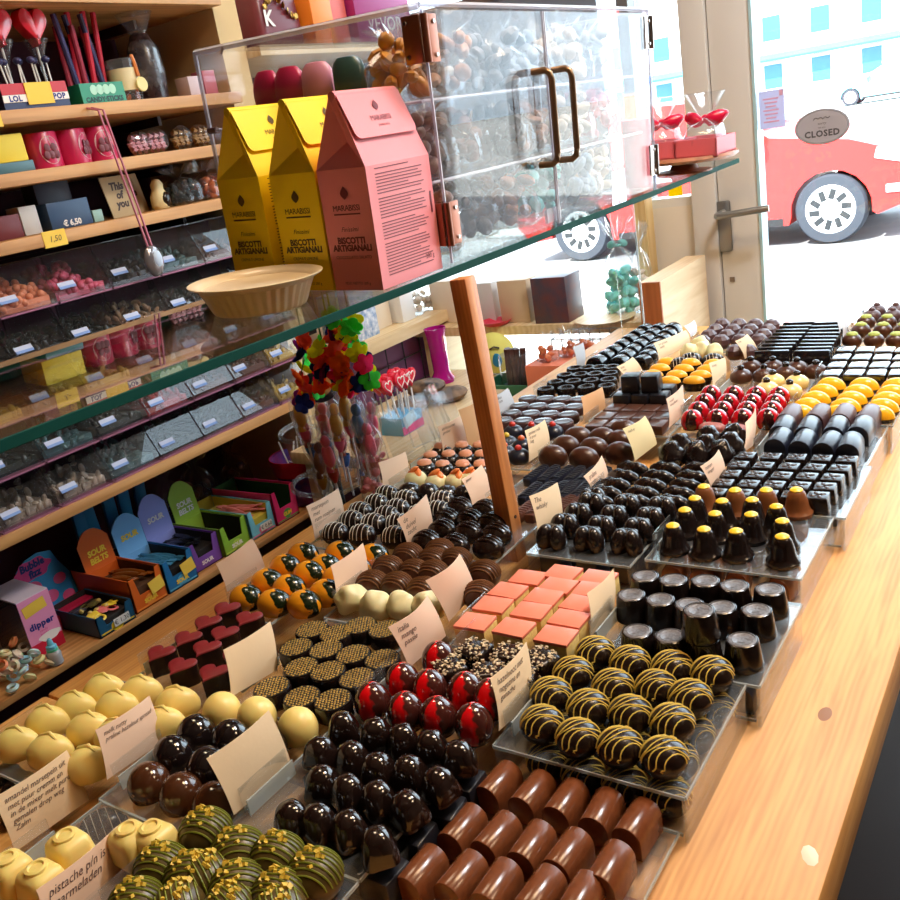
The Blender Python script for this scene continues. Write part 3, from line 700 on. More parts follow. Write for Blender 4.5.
card((709,467),(727,450),(726,477),(713,495), U, 'noten\nvinger', 'pinkish card right of the knobbly dark fingers', PAPERP)
card((753,423),(763,407),(753,446),(743,453), U, None, 'narrow card left of the round backed logs', PAPERP)
card((468,480),(488,465),(493,493),(473,507), U, 'peer', 'card just left of the wooden post', PAPERP)
card((384,463),(411,452),(409,480),(383,490), U, None, 'blank tan pink card before the clear bags', PAPERP)
card((443,427),(468,415),(468,443),(443,455), U, 'abrikoos met\ngember', 'card with two lines behind the peel topped chocolates', PAPERP)
card((464,410),(480,403),(480,443),(468,447), U, None, 'blank orange brown card behind the wooden post', PAPERO)
card((498,397),(513,388),(516,410),(500,417), U, 'kokos\nroom', 'bluish card right behind the wooden post', PAPERB)
card((578,347),(588,342),(585,365),(577,368), U, None, 'small bluish card beside the black rimmed rounds', PAPERB)
# ---------------------------------------------------------------- the setting
def wood(name, a, b, axis=1, rough=.45, scale=9, dark=None):
    """sawn timber: long grain along the axis"""
    if name in MATS: return MATS[name]
    m = bpy.data.materials.new(name); m.use_nodes = True; MATS[name] = m; nt = m.node_tree; N = nt.nodes.new; L = nt.links.new
    bs = nt.nodes['Principled BSDF']; bs.inputs['Roughness'].default_value = rough
    tc = N('ShaderNodeTexCoord'); mp = N('ShaderNodeMapping'); st = [1,1,1]; st[axis] = .09; mp.inputs['Scale'].default_value = [s*scale for s in st]
    L(tc.outputs['Object'], mp.inputs[0])
    n = N('ShaderNodeTexNoise'); n.inputs['Scale'].default_value = 3.2; n.inputs['Detail'].default_value = 8; n.inputs['Distortion'].default_value = .8; L(mp.outputs[0], n.inputs['Vector'])
    w = N('ShaderNodeTexWave'); w.bands_direction = 'X' if axis != 0 else 'Y'; w.inputs['Scale'].default_value = 2.2; w.inputs['Distortion'].default_value = 6; w.inputs['Detail'].default_value = 3; L(mp.outputs[0], w.inputs['Vector'])
    mx = N('ShaderNodeMath'); mx.operation = 'MULTIPLY_ADD'; L(w.outputs['Fac'], mx.inputs[0]); mx.inputs[1].default_value = .16; L(n.outputs['Fac'], mx.inputs[2])
    r = N('ShaderNodeValToRGB'); r.color_ramp.elements[0].position = .36; r.color_ramp.elements[1].position = .74; r.color_ramp.elements[0].color = b; r.color_ramp.elements[1].color = a
    L(mx.outputs[0], r.inputs['Fac']); L(r.outputs['Color'], bs.inputs['Base Color'])
    bp = N('ShaderNodeBump'); bp.inputs['Strength'].default_value = .15; bp.inputs['Distance'].default_value = .001; L(n.outputs['Fac'], bp.inputs['Height']); L(bp.outputs[0], bs.inputs['Normal'])
    return m
PINE = wood('counter_pine', rgb(232,170,94), rgb(210,142,70), 1, .5, 26)
SHELFW = wood('shelf_pine', rgb(206,152,92), rgb(160,106,56), 1, .5)
PALEW = wood('pale_pine', rgb(232,208,166), rgb(208,176,128), 1, .5)
PALEV = wood('pale_pine_upright', rgb(230,200,162), rgb(212,176,134), 1, .5, 12)
POSTW = wood('post_oak', rgb(222,148,82), rgb(190,114,58), 2, .45, 30)
OAK = wood('brown_board_end', rgb(186,116,74), rgb(160,94,56), 2, .5)
MAROON = mat('maroon_wall_paint', rgb(84,30,46), .75, var=.1, scale=8)
BEIGE = mat('beige_plaster', rgb(214,184,134), .8, var=.05, scale=12)
WHITEP = mat('white_plaster', rgb(225,215,200), .85)
FRAME = mat('door_paint', rgb(216,212,206), .45)
GREYM = mat('grey_window_metal', rgb(120,118,116), .4, metal=.3)
FLOORM = mat('dark_floor_tile', rgb(34,29,27), .5, var=.2, scale=6)
PLUM = mat('plum_wall_paint', rgb(104,34,84), .7)
struct('floor', box(5.2, 4.9, .05, (.2,-.1,-.05)), FLOORM)
struct('ceiling', box(5.2, 4.9, .06, (.2,-.1,2.62)), mat('ceiling_paint', rgb(176,160,140), .85))
struct('wall_left', box(.06, 4.9, 2.62, (-1.9,-.1,0)), MAROON)
struct('wall_right', box(.06, 4.9, 2.62, (2.8,-.1,0)), mat('umber_wall_paint', rgb(112,92,78), .8))
struct('wall_back', box(5.2, .06, 2.62, (.2,-2.55,0)), mat('umber_wall_paint', rgb(112,92,78), .8))
YW = 2.3
# front wall: low wall under the display window, lintel, pillars between the openings
struct('wall_front', [box(.86,.1,.62,(-1.43,YW+.06,0)), box(.122,.06,1.13,(-.889,YW+.06,0)), box(4.7,.1,.245,(.45,YW+.06,2.374)), box(2.0,.1,2.36,(1.8,YW+.06,0))], WHITEP)
p = 'grey painted'
struct('trim_1', [box(.03,.09,1.76,(-.965,YW+.06,.62))], GREYM)
struct('trim_2', [box(.03,.05,.82,(-.938,YW-.03,.60))], wood('window_post_pine', rgb(226,196,140), rgb(204,166,104), 2))
GLZ = sheet('window_glass', (.97,.99,.99,1), .0, 1.45, .8)
w = struct('window_1', box(.86,.008,1.74,(-1.43,YW+.06,.62)), GLZ)
obj('window_frame', [box(.86,.05,.03,(-1.43,YW+.06,.60)), box(.03,.05,1.74,(-1.85,YW+.06,.62)), box(.86,.05,.03,(-1.43,YW+.06,2.34))], GREYM, w)
w = struct('window_2', box(.125,.008,1.2,(-.886,YW+.06,1.15)), GLZ)
obj('window_frame', [box(.135,.06,.022,(-.886,YW+.06,1.130)), box(.135,.06,.03,(-.886,YW+.06,2.34))], FRAME, w)
struct('trim_3', box(.062,.08,2.36,(-.795,YW+.05,0), bev=.003), FRAME)                    # door post
struct('trim_4', box(1.75,.08,.05,(.14,YW+.05,2.32)), FRAME)
d = struct('door_1', [box(.098,.045,2.3,(-.7125,YW+.045,.01), bev=.003), box(1.1,.045,.14,(-.16,YW+.045,.01)), box(1.1,.045,.1,(-.16,YW+.045,2.21)), box(.1,.045,2.3,(.44,YW+.045,.01))], FRAME)
obj('pane', box(1.06,.008,2.06,(-.135,YW+.045,.15)), GLZ, d)
obj('glazing_edge', [box(.007,.05,2.06,(-.660,YW+.043,.15))], mat('aqua_glass_edge', rgb(170,206,214), .2), d)
STEEL = mat('brushed_steel', rgb(150,150,148), .35, metal=.8)
lv = aty(718,218,YW); 
obj('door_handle', [tube([(-.748,YW+.02,1.105),(-.748,YW-.035,1.105),(-.742,YW-.045,1.105),(-.64,YW-.045,1.112),(-.622,YW-.042,1.113)], .0085, 10)], STEEL, d, label='brushed steel lever handle')
obj('lock_plate', box(.034,.006,.125,(-.748,YW+.017,1.008), bev=.004), STEEL, d)
obj('strike_plate', box(.022,.004,.04,(-.783,YW+.018,1.10)), mat('dark_steel', rgb(96,92,92), .4, metal=.6), d)
obj('small_sticker', box(.012,.002,.012,(-.738,YW+.021,.93)), mat('sticker_grey', rgb(120,100,80), .6), d)
# writing on the door pane
def onpane(shape, x, z, y=YW+.038): return onplane(shape, (x, y, z), (1,0,0), (0,0,1), .0)
SGN = paper('frosted_sign', rgb(176,172,176), .3); SGNF = paper('sign_face', rgb(210,208,216), .4); SGND = mat('sign_lettering', rgb(92,90,96), .5)
s = thing('door_sign', 'oval grey CLOSED sign on the door glass', 'sign', (-.513, YW+.03, 1.276))
obj('sign_rim', lathe([(0,0),(.0585,0),(.060,.002),(.060,.004),(.0565,.0055),(.0545,.0045),(0,.0045)], 40, (0,0,0), (PI/2,0,0), sx=1, sy=.66), SGN, s)
obj('sign_face', lathe([(0,.0046),(.054,.0046),(.054,.0052),(0,.0052)], 40, (0,0,0), (PI/2,0,0), sy=.64), SGNF, s)
obj('lettering', [onplane(text_shape('CLOSED', .0135, 0, 1.1, 'CENTER', bold=.0007), (0,-.0056,-.021), (1,0,0), (0,0,1), .0)]+[onplane(text_shape('sorry', .006, .3, 1, 'CENTER'), (0,-.0056,.005), (1,0,0), (0,0,1), .0), onplane(text_shape('we are', .004, 0, 1, 'CENTER'), (0,-.0056,-.003), (1,0,0), (0,0,1), .0)]+[tube([(-.018+.003*i,-.0056,.016+.005*abs(math.sin(i*.9))) for i in range(13)], .0008, 5)], SGND, s)
s = thing('paper_notice', 'lilac paper notice taped to the door glass', 'notice', (-.625, YW+.035, 1.33))
obj('paper', box(.058,.0008,.085,(0,0,-.0425)), paper('lilac_paper', rgb(205,205,226), .4), s)
obj('printed_lines', [box(.036-.006*(i%3),.0006,.0035,(-.002,-.0008,.022-.0085*i)) for i in range(7)]+[box(.008,.0006,.012,(.022,-.0008,.028))], mat('notice_ink', rgb(226,170,190), .8), s)
# the yellow note in the narrow window
s = obj('sticky_note', box(.036,.001,.034,(0,0,0)), paper('yellow_paper', rgb(250,222,10), .2), loc=(-.878,YW+.045,1.155)); tag(s, 'yellow paper square stuck to the narrow window', 'note')
# white ledge board in the narrow window and the board at the counter end
# pale board at the end of the counter
b = thing('partition_board', 'pale wooden partition at the far end of the counter', 'partition', (-.815, 2.125, 0))
obj('board', box(.05, .31, 1.010, (0,0,0)), PALEV, b)
obj('board_end', box(.052, .006, 1.010, (0,-.158,0)), OAK, b, label='brown end grain edge')
# ---------------------------------------------------------------- counter, glass shelf on posts
c = thing('display_counter', 'long pine counter carrying all the chocolate trays', 'counter', (-.5055, .85, 0))
Y0, Y1, YS = -.55, 1.95, .418
obj('counter_top', [box(.777, Y1-YS-.0012, .046, (0, (Y1+YS)/2-.85+.0006, ZW-.046), bev=.004), box(.777, YS-Y0-.0012, .046, (0, (YS+Y0)/2-.85, ZW-.046), bev=.004)], PINE, c)
obj('cabinet_body', box(.70, 2.4, ZW-.05, (0,-.15,0)), mat('dark_cabinet', rgb(46,36,34), .6), c)
CH = mat('chipped_wood', rgb(240,220,190), .7)
o = obj('chipped_spot', lathe([(.0072,0),(.005,.0006),(0,.0008)], 9, sx=.8, sy=1.4), CH, c, loc=(.3745,-.35,ZW-.0001), rot=(0,0,.4))
kn = atz(825,714,ZW); obj('wood_knot', lathe([(.009,0),(.003,.0002),(0,.00025)], 14, sx=.7, sy=1.3), mat('knot_brown', rgb(150,96,50), .5), c, loc=(kn.x+.5055, kn.y-.85, ZW-.00005))
ZG = 1.261
GT = sheet('shelf_glass', (.90,.96,.94,1), .0, 1.5, 1.25)
GE = mat('green_glass_edge', rgb(10,66,58), .7, spec=.1)
g = thing('glass_shelf', 'long green edged glass shelf above the chocolates', 'shelf', (-.6935, .87, ZG-.009))
gx, gy, gt = .233, 2.07, .009
V, Fq = box(gx, gy, gt, (0,0,0), bev=.0008, seg=1)
obj('glass_pane', [(V, [f for f in Fq if abs(sum(V[i].z for i in f)/len(f)-gt/2) > gt/2-.0002], 0), (V, [f for f in Fq if abs(sum(V[i].z for i in f)/len(f)-gt/2) <= gt/2-.0002], 1)], [GT, GE], g, sharp=10)
def post(x, y, label, up=-.0012):
    o = thing('shelf_post', label, 'post', (x, y, ZW)); obj('post_shaft', box(.021, .022, ZG-.0092-ZW+up, bev=.0015), POSTW, o)
    o.rotation_euler = (0,-.038 if x > -.7 else 0,0); obj('screw_head', lathe([(0,.0002),(.0022,.0002),(.0022,.0012),(0,.0012)], 8, (.0105,0,.055), (0,PI/2,0)), mat('screw_dark', rgb(50,36,30), .5), o)
post(-.5475, .836, 'brown wooden post rising from the counter to the glass shelf')
post(-.78, -.06, 'wooden post under the near end of the glass shelf', .0085)
o = thing('shelf_support', 'clear acrylic strip under the far end of the glass shelf', 'support', (-.785,1.785,ZW)); hs_ = ZG-.0095-ZW+.008; obj('strip', [box(.05,.004,hs_)+(0,), box(.003,.0046,hs_,(.0262,0,0))+(1,)], [ACR, ACE], o)
# ---------------------------------------------------------------- shelving on the left wall
SX0, SX1 = -1.868, -1.5
def shelf(z, y0, y1, label, t=.022, m=SHELFW, x1=SX1):
    o = thing('wall_shelf', label, 'shelf', (0, (y0+y1)/2, z-t)); obj('board', box(x1-SX0, y1-y0, t, ((SX0+x1)/2,0,0), bev=.0015), m, o)
    [obj('bracket', box(.22,.008,.018,(SX0+.11,s*(y1-y0)*.44,-.018)), mat('bracket_steel', rgb(70,56,50), .5, metal=.3), o) for s in (-1,1)]; return o
S0, S1, S2, S3, S4, S5 = .609, .880, 1.350, 1.456, 1.555, 1.745
shelf(S0, -.3, 2.2, 'lowest pine shelf holding the candy display boxes', .013)
shelf(S1, -.3, 1.515, 'pine shelf under the clear candy bins')
shelf(S2, -.3, 1.515, 'pine shelf directly above the clear candy bins')
shelf(S3, -.3, 1.515, 'pine shelf with the pink tins')
shelf(S4, -.3, 1.515, 'pine shelf with lollipop box and candy sticks')
shelf(S5, -.3, 1.515, 'topmost pine shelf at the picture edge')
struct('trim_5', box(.33, .07, 2.62, (-1.70, 1.556, 0)), BEIGE)
shelf(.93, 1.745, 2.22, 'short pale shelf with white gift boxes', .032, PALEW)
shelf(1.645, 1.60, 2.28, 'short upper shelf with handbag and pink boxes', .022, PALEW)
pp = thing('plum_panel', 'plum coloured back panel below the short pale shelf', 'panel', (-1.607,2.0,S0+.0005)); obj('panel_board', box(.010,.44,.285,(0,-.03,0)), PLUM, pp); obj('panel_end', box(.011,.075,.285,(0,.23,0)), mat('magenta_panel_end', rgb(214,26,190), .6), pp, label='bright magenta end strip')
bl = thing('added_screen', 'pale grey translucent blind behind the acrylic cabinet', 'blind', (-1.43,YW-.03,1.19)); obj('screen_sheet', box(.84,.002,.52), paper('screen_fabric', rgb(130,142,162), .09), bl); obj('screen_bar', [box(.85,.012,.02,(0,0,.51)), box(.85,.010,.014,(0,0,-.006))], GREYM, bl)  # added screen, greys down the bright window seen through the cabinet
# display table by the window
t = thing('display_table', 'low pale table with sweets beside the window', 'table', (-1.21, 1.74, 0))
obj('table_top', box(.57, .66, .03, (0,0,.742), bev=.003), PALEW, t)
for sx in (-1,1):
    for sy in (-1,1): obj('leg', box(.035,.035,.742,(sx*.25,sy*.29,0)), PALEW, t)
# dark things under the counter's right side
o = thing('crate', 'dark plastic crate on the floor beside the counter', 'crate', (.13, 1.12, 0)); BLK = mat('black_plastic', rgb(22,20,22), .4)
obj('crate_body', [box(.44,.34,.02), box(.44,.014,.24,(0,-.163,0)), box(.44,.014,.24,(0,.163,0)), box(.014,.34,.24,(-.213,0,0)), box(.014,.34,.24,(.213,0,0))], BLK, o)
obj('crate_rim', [box(.46,.02,.014,(0,-.166,.24)), box(.46,.02,.014,(0,.166,.24)), box(.02,.34,.014,(-.216,0,.24)), box(.02,.34,.014,(.216,0,.24))], mat('grey_plastic', rgb(66,64,66), .4), o)
# lights: unseen fill lamps under the ceiling, without fittings
def area(name, loc, size, power, col, rot=(0,0,0), sy=None, spread=None):
    l = bpy.data.lights.new(name, 'AREA'); l.energy = power; l.color = col; l.size = size
    if sy: l.shape = 'RECTANGLE'; l.size_y = sy
    o = bpy.data.objects.new(name, l); COL.objects.link(o); o.location = loc; o.rotation_euler = rot
    if spread: l.spread = spread
    return o
area('unseen_lamp', (.05,1.0,2.58), .4, 13.5, (1,.69,.38), sy=.25)  # warm fill from an unseen source near the counter
area('unseen_lamp', (1.2,1.0,2.58), .5, 12, (1,.72,.45), sy=.25)
area('unseen_lamp', (-1.0,.95,2.58), .4, 7.5, (1,.74,.50), sy=.25)  # unseen warm fill, set to reach the bins and shelf fronts
area('unseen_lamp', (.2,1.45,2.58), .5, 33, (.93,.96,1), sy=.25)  # unseen cool lamp added to brighten the door and far wall
sd = bpy.data.lights.new('sun', 'SUN'); sd.energy = 24; sd.angle = .01; sd.color = (1,.97,.92)
so = bpy.data.objects.new('sun', sd); COL.objects.link(so); so.rotation_euler = (math.radians(38), 0, math.radians(-15))
W = bpy.data.worlds.new('sky'); sc.world = W; W.use_nodes = True
bg = W.node_tree.nodes['Background']; bg.inputs[0].default_value = (.72,.87,1,1); bg.inputs[1].default_value = 7.5
# ---------------------------------------------------------------- the street
ASPH = mat('sunlit_paving', rgb(200,196,190), .9, var=.1, scale=2)
struct('pavement', box(40, 60, .1, (0, 32.45, -.26)), ASPH)
struct('road_strip', box(40, 3.2, .012, (0, 10.2, -.161)), mat('asphalt', rgb(120,120,122), .9, var=.2, scale=3))
def car(loc, paint, label, s=1.0, face=1):
    r = thing('car', label, 'car', loc); r.scale = (s*face, s, s)
    P = mat('car_paint_'+paint[0], paint[1], .3, spec=.35)
    # side outline, nose to +x
    up = [(-2.05,.42),(-2.08,.80),(-1.98,.98),(-1.75,1.02),(-1.35,1.36),(-.75,1.48),(-.05,1.44),(.55,1.12),(.75,1.02),(1.45,.92),(1.90,.76),(2.02,.60),(2.02,.36),(1.70,.24)]
    arch = lambda cx: [(cx+.36*math.cos(a), .31+.36*math.sin(a)) for a in [PI*i/10-.12*(1-i/5) for i in range(11)]]
    bot = [(.98+.0,.22)]
    poly = up[:-1]+[(1.68,.24)]+arch(1.28)+[(.9,.20),(-.9,.20)]+arch(-1.28)+[(-1.9,.24)]
    bm = bmesh.new(); n = len(poly); W2 = .86; rings = []
    for y, k, dz in ((-W2,1,0),(-W2*.98,1,0),(W2*.98,1,0),(W2,1,0)):
        rings.append([bm.verts.new((x, (y*(.80 if z > 1.05 else 1)), z)) for x, z in poly])
    bm.faces.new(rings[0]); bm.faces.new(rings[-1][::-1])
    for a, b in zip(rings, rings[1:]):
        for i in range(n): bm.faces.new((a[(i+1)%n], a[i], b[i], b[(i+1)%n]))
    bmesh.ops.recalc_face_normals(bm, faces=bm.faces[:]); body = _take(bm)
    obj('body', body, P, r, sharp=30)
    GL = mat('car_glass', rgb(60,84,92), .08, spec=.7)
    for s_ in (-1,1):
        k = [(-1.25,1.06),(-.80,1.40),(-.10,1.37),(.42,1.08)]
        obj('side_window', quads([(x, s_*(W2*(.80 if z > 1.2 else .86)+.012), z) for x, z in k]+[(x, s_*(W2*.78), z) for x, z in k], [[0,1,2,3],[4,5,6,7]]), GL, r)
        obj('door_seam', [box(.012,.012,.62,(.62,s_*(W2+.002),.34)), box(.012,.012,.6,(-.35,s_*(W2+.002),.36))], mat('seam_dark', rgb(70,20,20), .6), r)
        o = obj('wing_mirror', ball(.10,.07,.07,(.62,s_*(W2+.10),1.02),14,8), P, r)
        obj('mirror_foot', box(.05,.12,.03,(.62,s_*(W2+.01),.96)), BLK, o)
        for cx in (1.28,-1.28):
            wh = obj('wheel', lathe([(.2,-.09),(.30,-.09),(.318,-.06),(.318,.06),(.30,.09),(.2,.09)], 36, (cx,s_*(W2-.07),.318), (PI/2,0,0)), mat('tyre_rubber', rgb(44,49,58), .8), r)
            fz = s_*(W2+.018)
            obj('hubcap', [lathe([(.215,0),(.222,.012),(.205,.022),(.19,.014),(.06,.012),(.0004,.0121)], 32, (cx,fz-(.01 if s_>0 else -.01),.318), (-PI/2*s_,0,0))], mat('hubcap_silver', rgb(225,226,228), .5), wh)
            obj('spoke_gap', [box(.09,.012,.05,(cx+.142*math.cos(2*PI*i/10),fz+s_*.004,.318+.138*math.sin(2*PI*i/10)),rot=(0,-2*PI*i/10,0)) for i in range(10)], mat('spoke_gap_dark', rgb(24,28,32), .6), wh)
        obj('headlight', box(.26,.03,.10,(1.78,s_*(W2-.0),.70),bev=.012,rot=(0,.25,0)), mat('lamp_lens', rgb(230,232,235), .1), r)
        obj('fog_lamp', box(.22,.03,.075,(1.86,s_*(W2+.0),.42),bev=.01), mat('lamp_trim', rgb(225,225,225), .2, metal=.4), r)
        obj('sill', box(1.7,.03,.07,(0,s_*(W2-.01),.20)), BLK, r)
    w_ = [(.55,1.10),(-.05,1.42)]
    obj('windscreen', quads([(.62,-.66,1.12),(.62,.66,1.12),(-.0,.62,1.45),(-.0,-.62,1.45)],[[0,1,2,3]]), GL, r)
    return r
car((-3.25, 10.05, -.148), ('red', rgb(208,40,36)), 'red car parked outside with silver wheel trim', 1.0, 1)
car((-6.7, 42, -.16), ('blue', rgb(120,190,205)), 'pale blue car further down the street', 1.0, -1)
BW = mat('pale_facade', rgb(225,222,215), .9); DWN = mat('teal_window', rgb(52,104,122), .3); BLU = mat('blue_awning', rgb(60,150,210), .7)
def house(x, y, w, h, label, seed):
    random.seed(seed); r = thing('town_house', label, 'building', (x, y, -.16)); obj('facade', box(w, 5, h, (0,2.5,0)), BW, r); obj('roof', prism([(-w/2-.2,0),(w/2+.2,0),(0,1.6)], 0, 5, rot=(PI/2,0,0), at=(0,5,h)), mat('pale_roof', rgb(200,190,180), .9), r)
    n = max(2, int(w//2.2))
    for i in range(n):
        for k in range(2): 
            f = obj('window_frame', box(1.3,.12,1.6,(-w/2+(i+.5)*w/n,-.04,.8+2.7*k)), BW, r); obj('pane', box(1.05,.05,1.35,(-w/2+(i+.5)*w/n,-.10,.92+2.7*k)), DWN, f)
    obj('awning', [box(w*.9,.9,.12,(0,-.45,2.62),rot=(.35,0,0))], BLU, r)
house(-24, 60, 11, 6.2, 'pale house with blue awning, left across the street', 1); house(-12.0, 61, 11, 5.6, 'pale house with blue awning, middle across the street', 2); house(0, 60, 11, 6.4, 'pale house with blue awning, right across the street', 3)
random.seed(11)
def plain(n, r, g, b, rough=.5, **k): return mat(n, rgb(r,g,b), rough, **k)
TXD = plain('print_dark', 58, 40, 30, .6); TXW = plain('print_white', 240, 236, 230, .6)
# ---------------------------------------------------------------- biscuit cartons on the glass
def drop(h): # leaf shaped emblem
    out = []
    for s, w in ((1,.42),(.62,.25)):
        out += [(w*h*math.sin(PI*t)*(1-.35*t), h*(t-.5)) for t in [i/14 for i in range(15)]] if s == 1 else []
    L = [(.42*h*math.sin(PI*t)*(1.15-.5*t), h*(t-.5)) for t in [i/12 for i in range(13)]]
    R = [(-x, y) for x, y in L[::-1]][1:-1]
    P = L+R; return [Vector((x,y,0)) for x, y in P], [list(range(len(P)))]
def carton(x, y, rot, paint, flavour, label, dark):
    w, d, hs, ht = .063, .110, .121, .188                      # narrow face along x, wide face along y
    r = thing('biscuit_carton', label, 'carton', (x, y, ZG+.0005), (0,0,rot), 'biscuit cartons on the glass shelf')
    a, b = w/2, d/2; tz = ht; rx = .004
    V = [(-a,-b,0),(a,-b,0),(a,b,0),(-a,b,0),(-a,-b,hs),(a,-b,hs),(a,b,hs),(-a,b,hs),(-rx,-b+.004,tz),(rx,-b+.004,tz),(rx,b-.004,tz),(-rx,b-.004,tz),(0,-b+.017,hs+.024),(0,b-.017,hs+.024)]
    Fq = [[3,2,1,0],[0,1,5,4],[1,2,6,5],[2,3,7,6],[3,0,4,7],[5,6,10,9],[7,4,8,11],[8,9,10,11],[4,5,12],[4,12,8],[5,9,12],[8,12,9],[6,7,13],[6,13,10],[7,11,13],[10,13,11]]
    obj('carton_body', quads(V, Fq), paint, r, sharp=8)
    # flap folded over the top towards the aisle, cut with rounded corners
    sl = Vector((a-rx, 0, hs-tz)).normalized(); n = Vector((tz-hs, 0, a-rx)).normalized()
    fl = .046; F2 = []; pts = [(-b+.004,0),(b-.004,0)]+[(b-.004-.007+.007*math.cos(q), fl-.007+.007*math.sin(q)) for q in [i*PI/12 for i in range(7)]]+[(-b+.011+.007*math.cos(q), fl-.007+.007*math.sin(q)) for q in [PI/2+i*PI/12 for i in range(7)]]
    K = len(pts); VV = []
    for o_ in (.0012, .0020): VV += [Vector((rx,0,tz))+sl*v+Vector((0,u,0))+n*(o_+.0016*(v/fl)) for u, v in pts]
    Fq = [list(range(K,2*K)), list(range(K))[::-1]]+[[i,(i+1)%K,K+(i+1)%K,K+i] for i in range(K)]
    obj('folded_flap', (VV, Fq), paint, r, sharp=20)
    top = obj('ridge_fold', tube([(0,-b+.004,tz+.0004),(0,b-.004,tz+.0004)], .0046, 10), paint, r)
    # print
    U1, V1 = (1,0,0), (0,0,1)
    obj('leaf_emblem', [onplane(drop(.013), (0,-b,.098), U1, V1)], dark, r)
    P = [onplane(text_shape('MARABISSI', .0058, 0, .9, 'CENTER'), (0,-b,.0805), U1, V1), onplane(([Vector(v) for v in [(-.017,0,0),(.017,0,0),(.017,.0014,0),(-.017,.0014,0)]],[[0,1,2,3]]), (0,-b,.0765), U1, V1),
         onplane(text_shape('Finissimi', .0046, .35, 1, 'CENTER'), (0,-b,.060), U1, V1), onplane(text_shape('BISCOTTI\nARTIGIANALI', .0062, 0, .95, 'CENTER', bold=.0004, line=.85), (0,-b,.048), U1, V1),
         onplane(text_shape(flavour, .0031, 0, 1, 'CENTER'), (0,-b,.0325), U1, V1), onplane(text_shape('PESO NETTO 200 g', .0028, 0, 1, 'CENTER'), (0,-b,.006), U1, V1)]
    U2 = (0,1,0)
    obj('front_lettering', P, dark, r); P = []
    z = hs-.004; k = 0
    while z > .012:
        wl = .078 if k % 5 else .058
        if k in (1, 8, 15, 21): z -= .0022
        P.append(onplane(([Vector(v) for v in [(-.042,0,0),(-.042+wl+.004*math.sin(k*2.3),0,0),(-.042+wl+.004*math.sin(k*2.3),.0009,0),(-.042,.0009,0)]],[[0,1,2,3]]), (a,0,z), U2, V1)); z -= .0031; k += 1
    obj('printed_text', P, dark, r); P = [onplane(text_shape('200 g', .005, 0, 1), (a,.026,.016), U2, V1)]
    P.append(onplane(([Vector(v) for v in [(0,0,0),(.003,0,0),(.003,.022,0),(0,.022,0)]],[[0,1,2,3]]), (a,.047,.062), U2, V1))
    obj('weight_print', P, dark, r); P = []
    ov = Vector((rx,0,tz))+n*.0030
    P += [onplane(drop(.011), ov+sl*.014, U2, -sl, .0004), onplane(text_shape('MARABISSI', .0056, 0, .9, 'CENTER'), ov+sl*.030, U2, -sl, .0004), onplane(text_shape('pasticceria', .003, 0, 1, 'CENTER'), ov+sl*.036, U2, -sl, .0004)]
    obj('flap_lettering', P, dark, r); return r
YC = plain('yellow_carton', 252, 220, 16, .5); PC = plain('pink_carton', 246, 146, 152, .5)
TXY = plain('print_on_yellow', 92, 72, 14, .6); TXP = plain('print_on_pink', 120, 44, 56, .6)
carton(-.618, .785, 0, PC, 'CIOCCOLATO SALATO', 'pink biscuit carton with folded flap, right of two yellow ones', TXP)
carton(-.684, .785, 0, YC, 'CREMA E LIMONE', 'yellow biscuit carton standing beside the pink one', TXY)
carton(-.766, .788, 0, YC, 'CREMA E LIMONE', 'yellow biscuit carton at the left, behind the bowl', TXY)
# ---------------------------------------------------------------- fluted bowl
r = thing('fluted_bowl', 'cream fluted oval bowl on the glass shelf', 'bowl', (-.684, .652, ZG+.0005))
def flute(prof, n, amp):
    v, f = lathe(prof, n)
    return [Vector((p.x*(1+amp*(1 if (i % n) % 4 < 2 else -1)), p.y*(1+amp*(1 if (i % n) % 4 < 2 else -1)), p.z)) for i, p in enumerate(v)], f
CER = plain('cream_ceramic', 240, 222, 190, .3, coat=.3)
k = .067
v, f = flute([(.70*k,0),(.73*k,.003),(.80*k,.014),(.88*k,.0245)], 144, .013); bowl = [(v, f)]
v2, f2 = lathe([(.88*k,.0245),(.92*k,.0262),(1.03*k,.0295),(1.04*k,.0308),(1.02*k,.0312),(.90*k,.0280),(.84*k,.0240),(.74*k,.008),(0,.006)], 144, caps=False)
obj('bowl_body', [(v, f), (v2, f2)], CER, r, sharp=60)
for ch in r.children: ch.scale = (1.0, .94, 1)
# ---------------------------------------------------------------- clear acrylic cabinet on the glass shelf
CX0, CX1, CY0, CY1, CZ0, CZ1 = -.912, -.580, .846, 1.462, ZG+.0005, 1.525
CASE = sheet('cabinet_acrylic', (.985,.985,.99,1), .0, 1.45, .7, haze=.01)
CASEE = sheet('cabinet_edge', (.86,.86,.92,1), .1, 1.5, 1.2, haze=.45, hazecol=(.78,.78,.86,1))
cab = thing('acrylic_cabinet', 'clear acrylic cabinet with copper hinges and two bar handles', 'cabinet', ((CX0+CX1)/2, (CY0+CY1)/2, CZ0))
w, d, h = CX1-CX0, CY1-CY0, CZ1-CZ0; t = .004
def rod(a, b, s=.0045): 
    a, b = Vector(a), Vector(b); return tube([a, b], s*.6, 4)
obj('side_panel', [box(w, t, h, (0,-d/2+t/2,0))+(0,), rod((-w/2,-d/2,0),(-w/2,-d/2,h))+(1,), rod((-w/2,-d/2,h),(w/2,-d/2,h), .006)+(1,)], [CASE, CASEE], cab, sharp=20)
obj('side_panel', [box(w, t, h, (0,d/2-t/2,0))+(0,), rod((w/2,d/2,0),(w/2,d/2,h))+(1,), rod((-w/2,d/2,h),(w/2,d/2,h))+(1,)], [CASE, CASEE], cab, sharp=20)
obj('back_panel', box(t, d-.01, h, (-w/2+t/2,0,0)), CASE, cab)
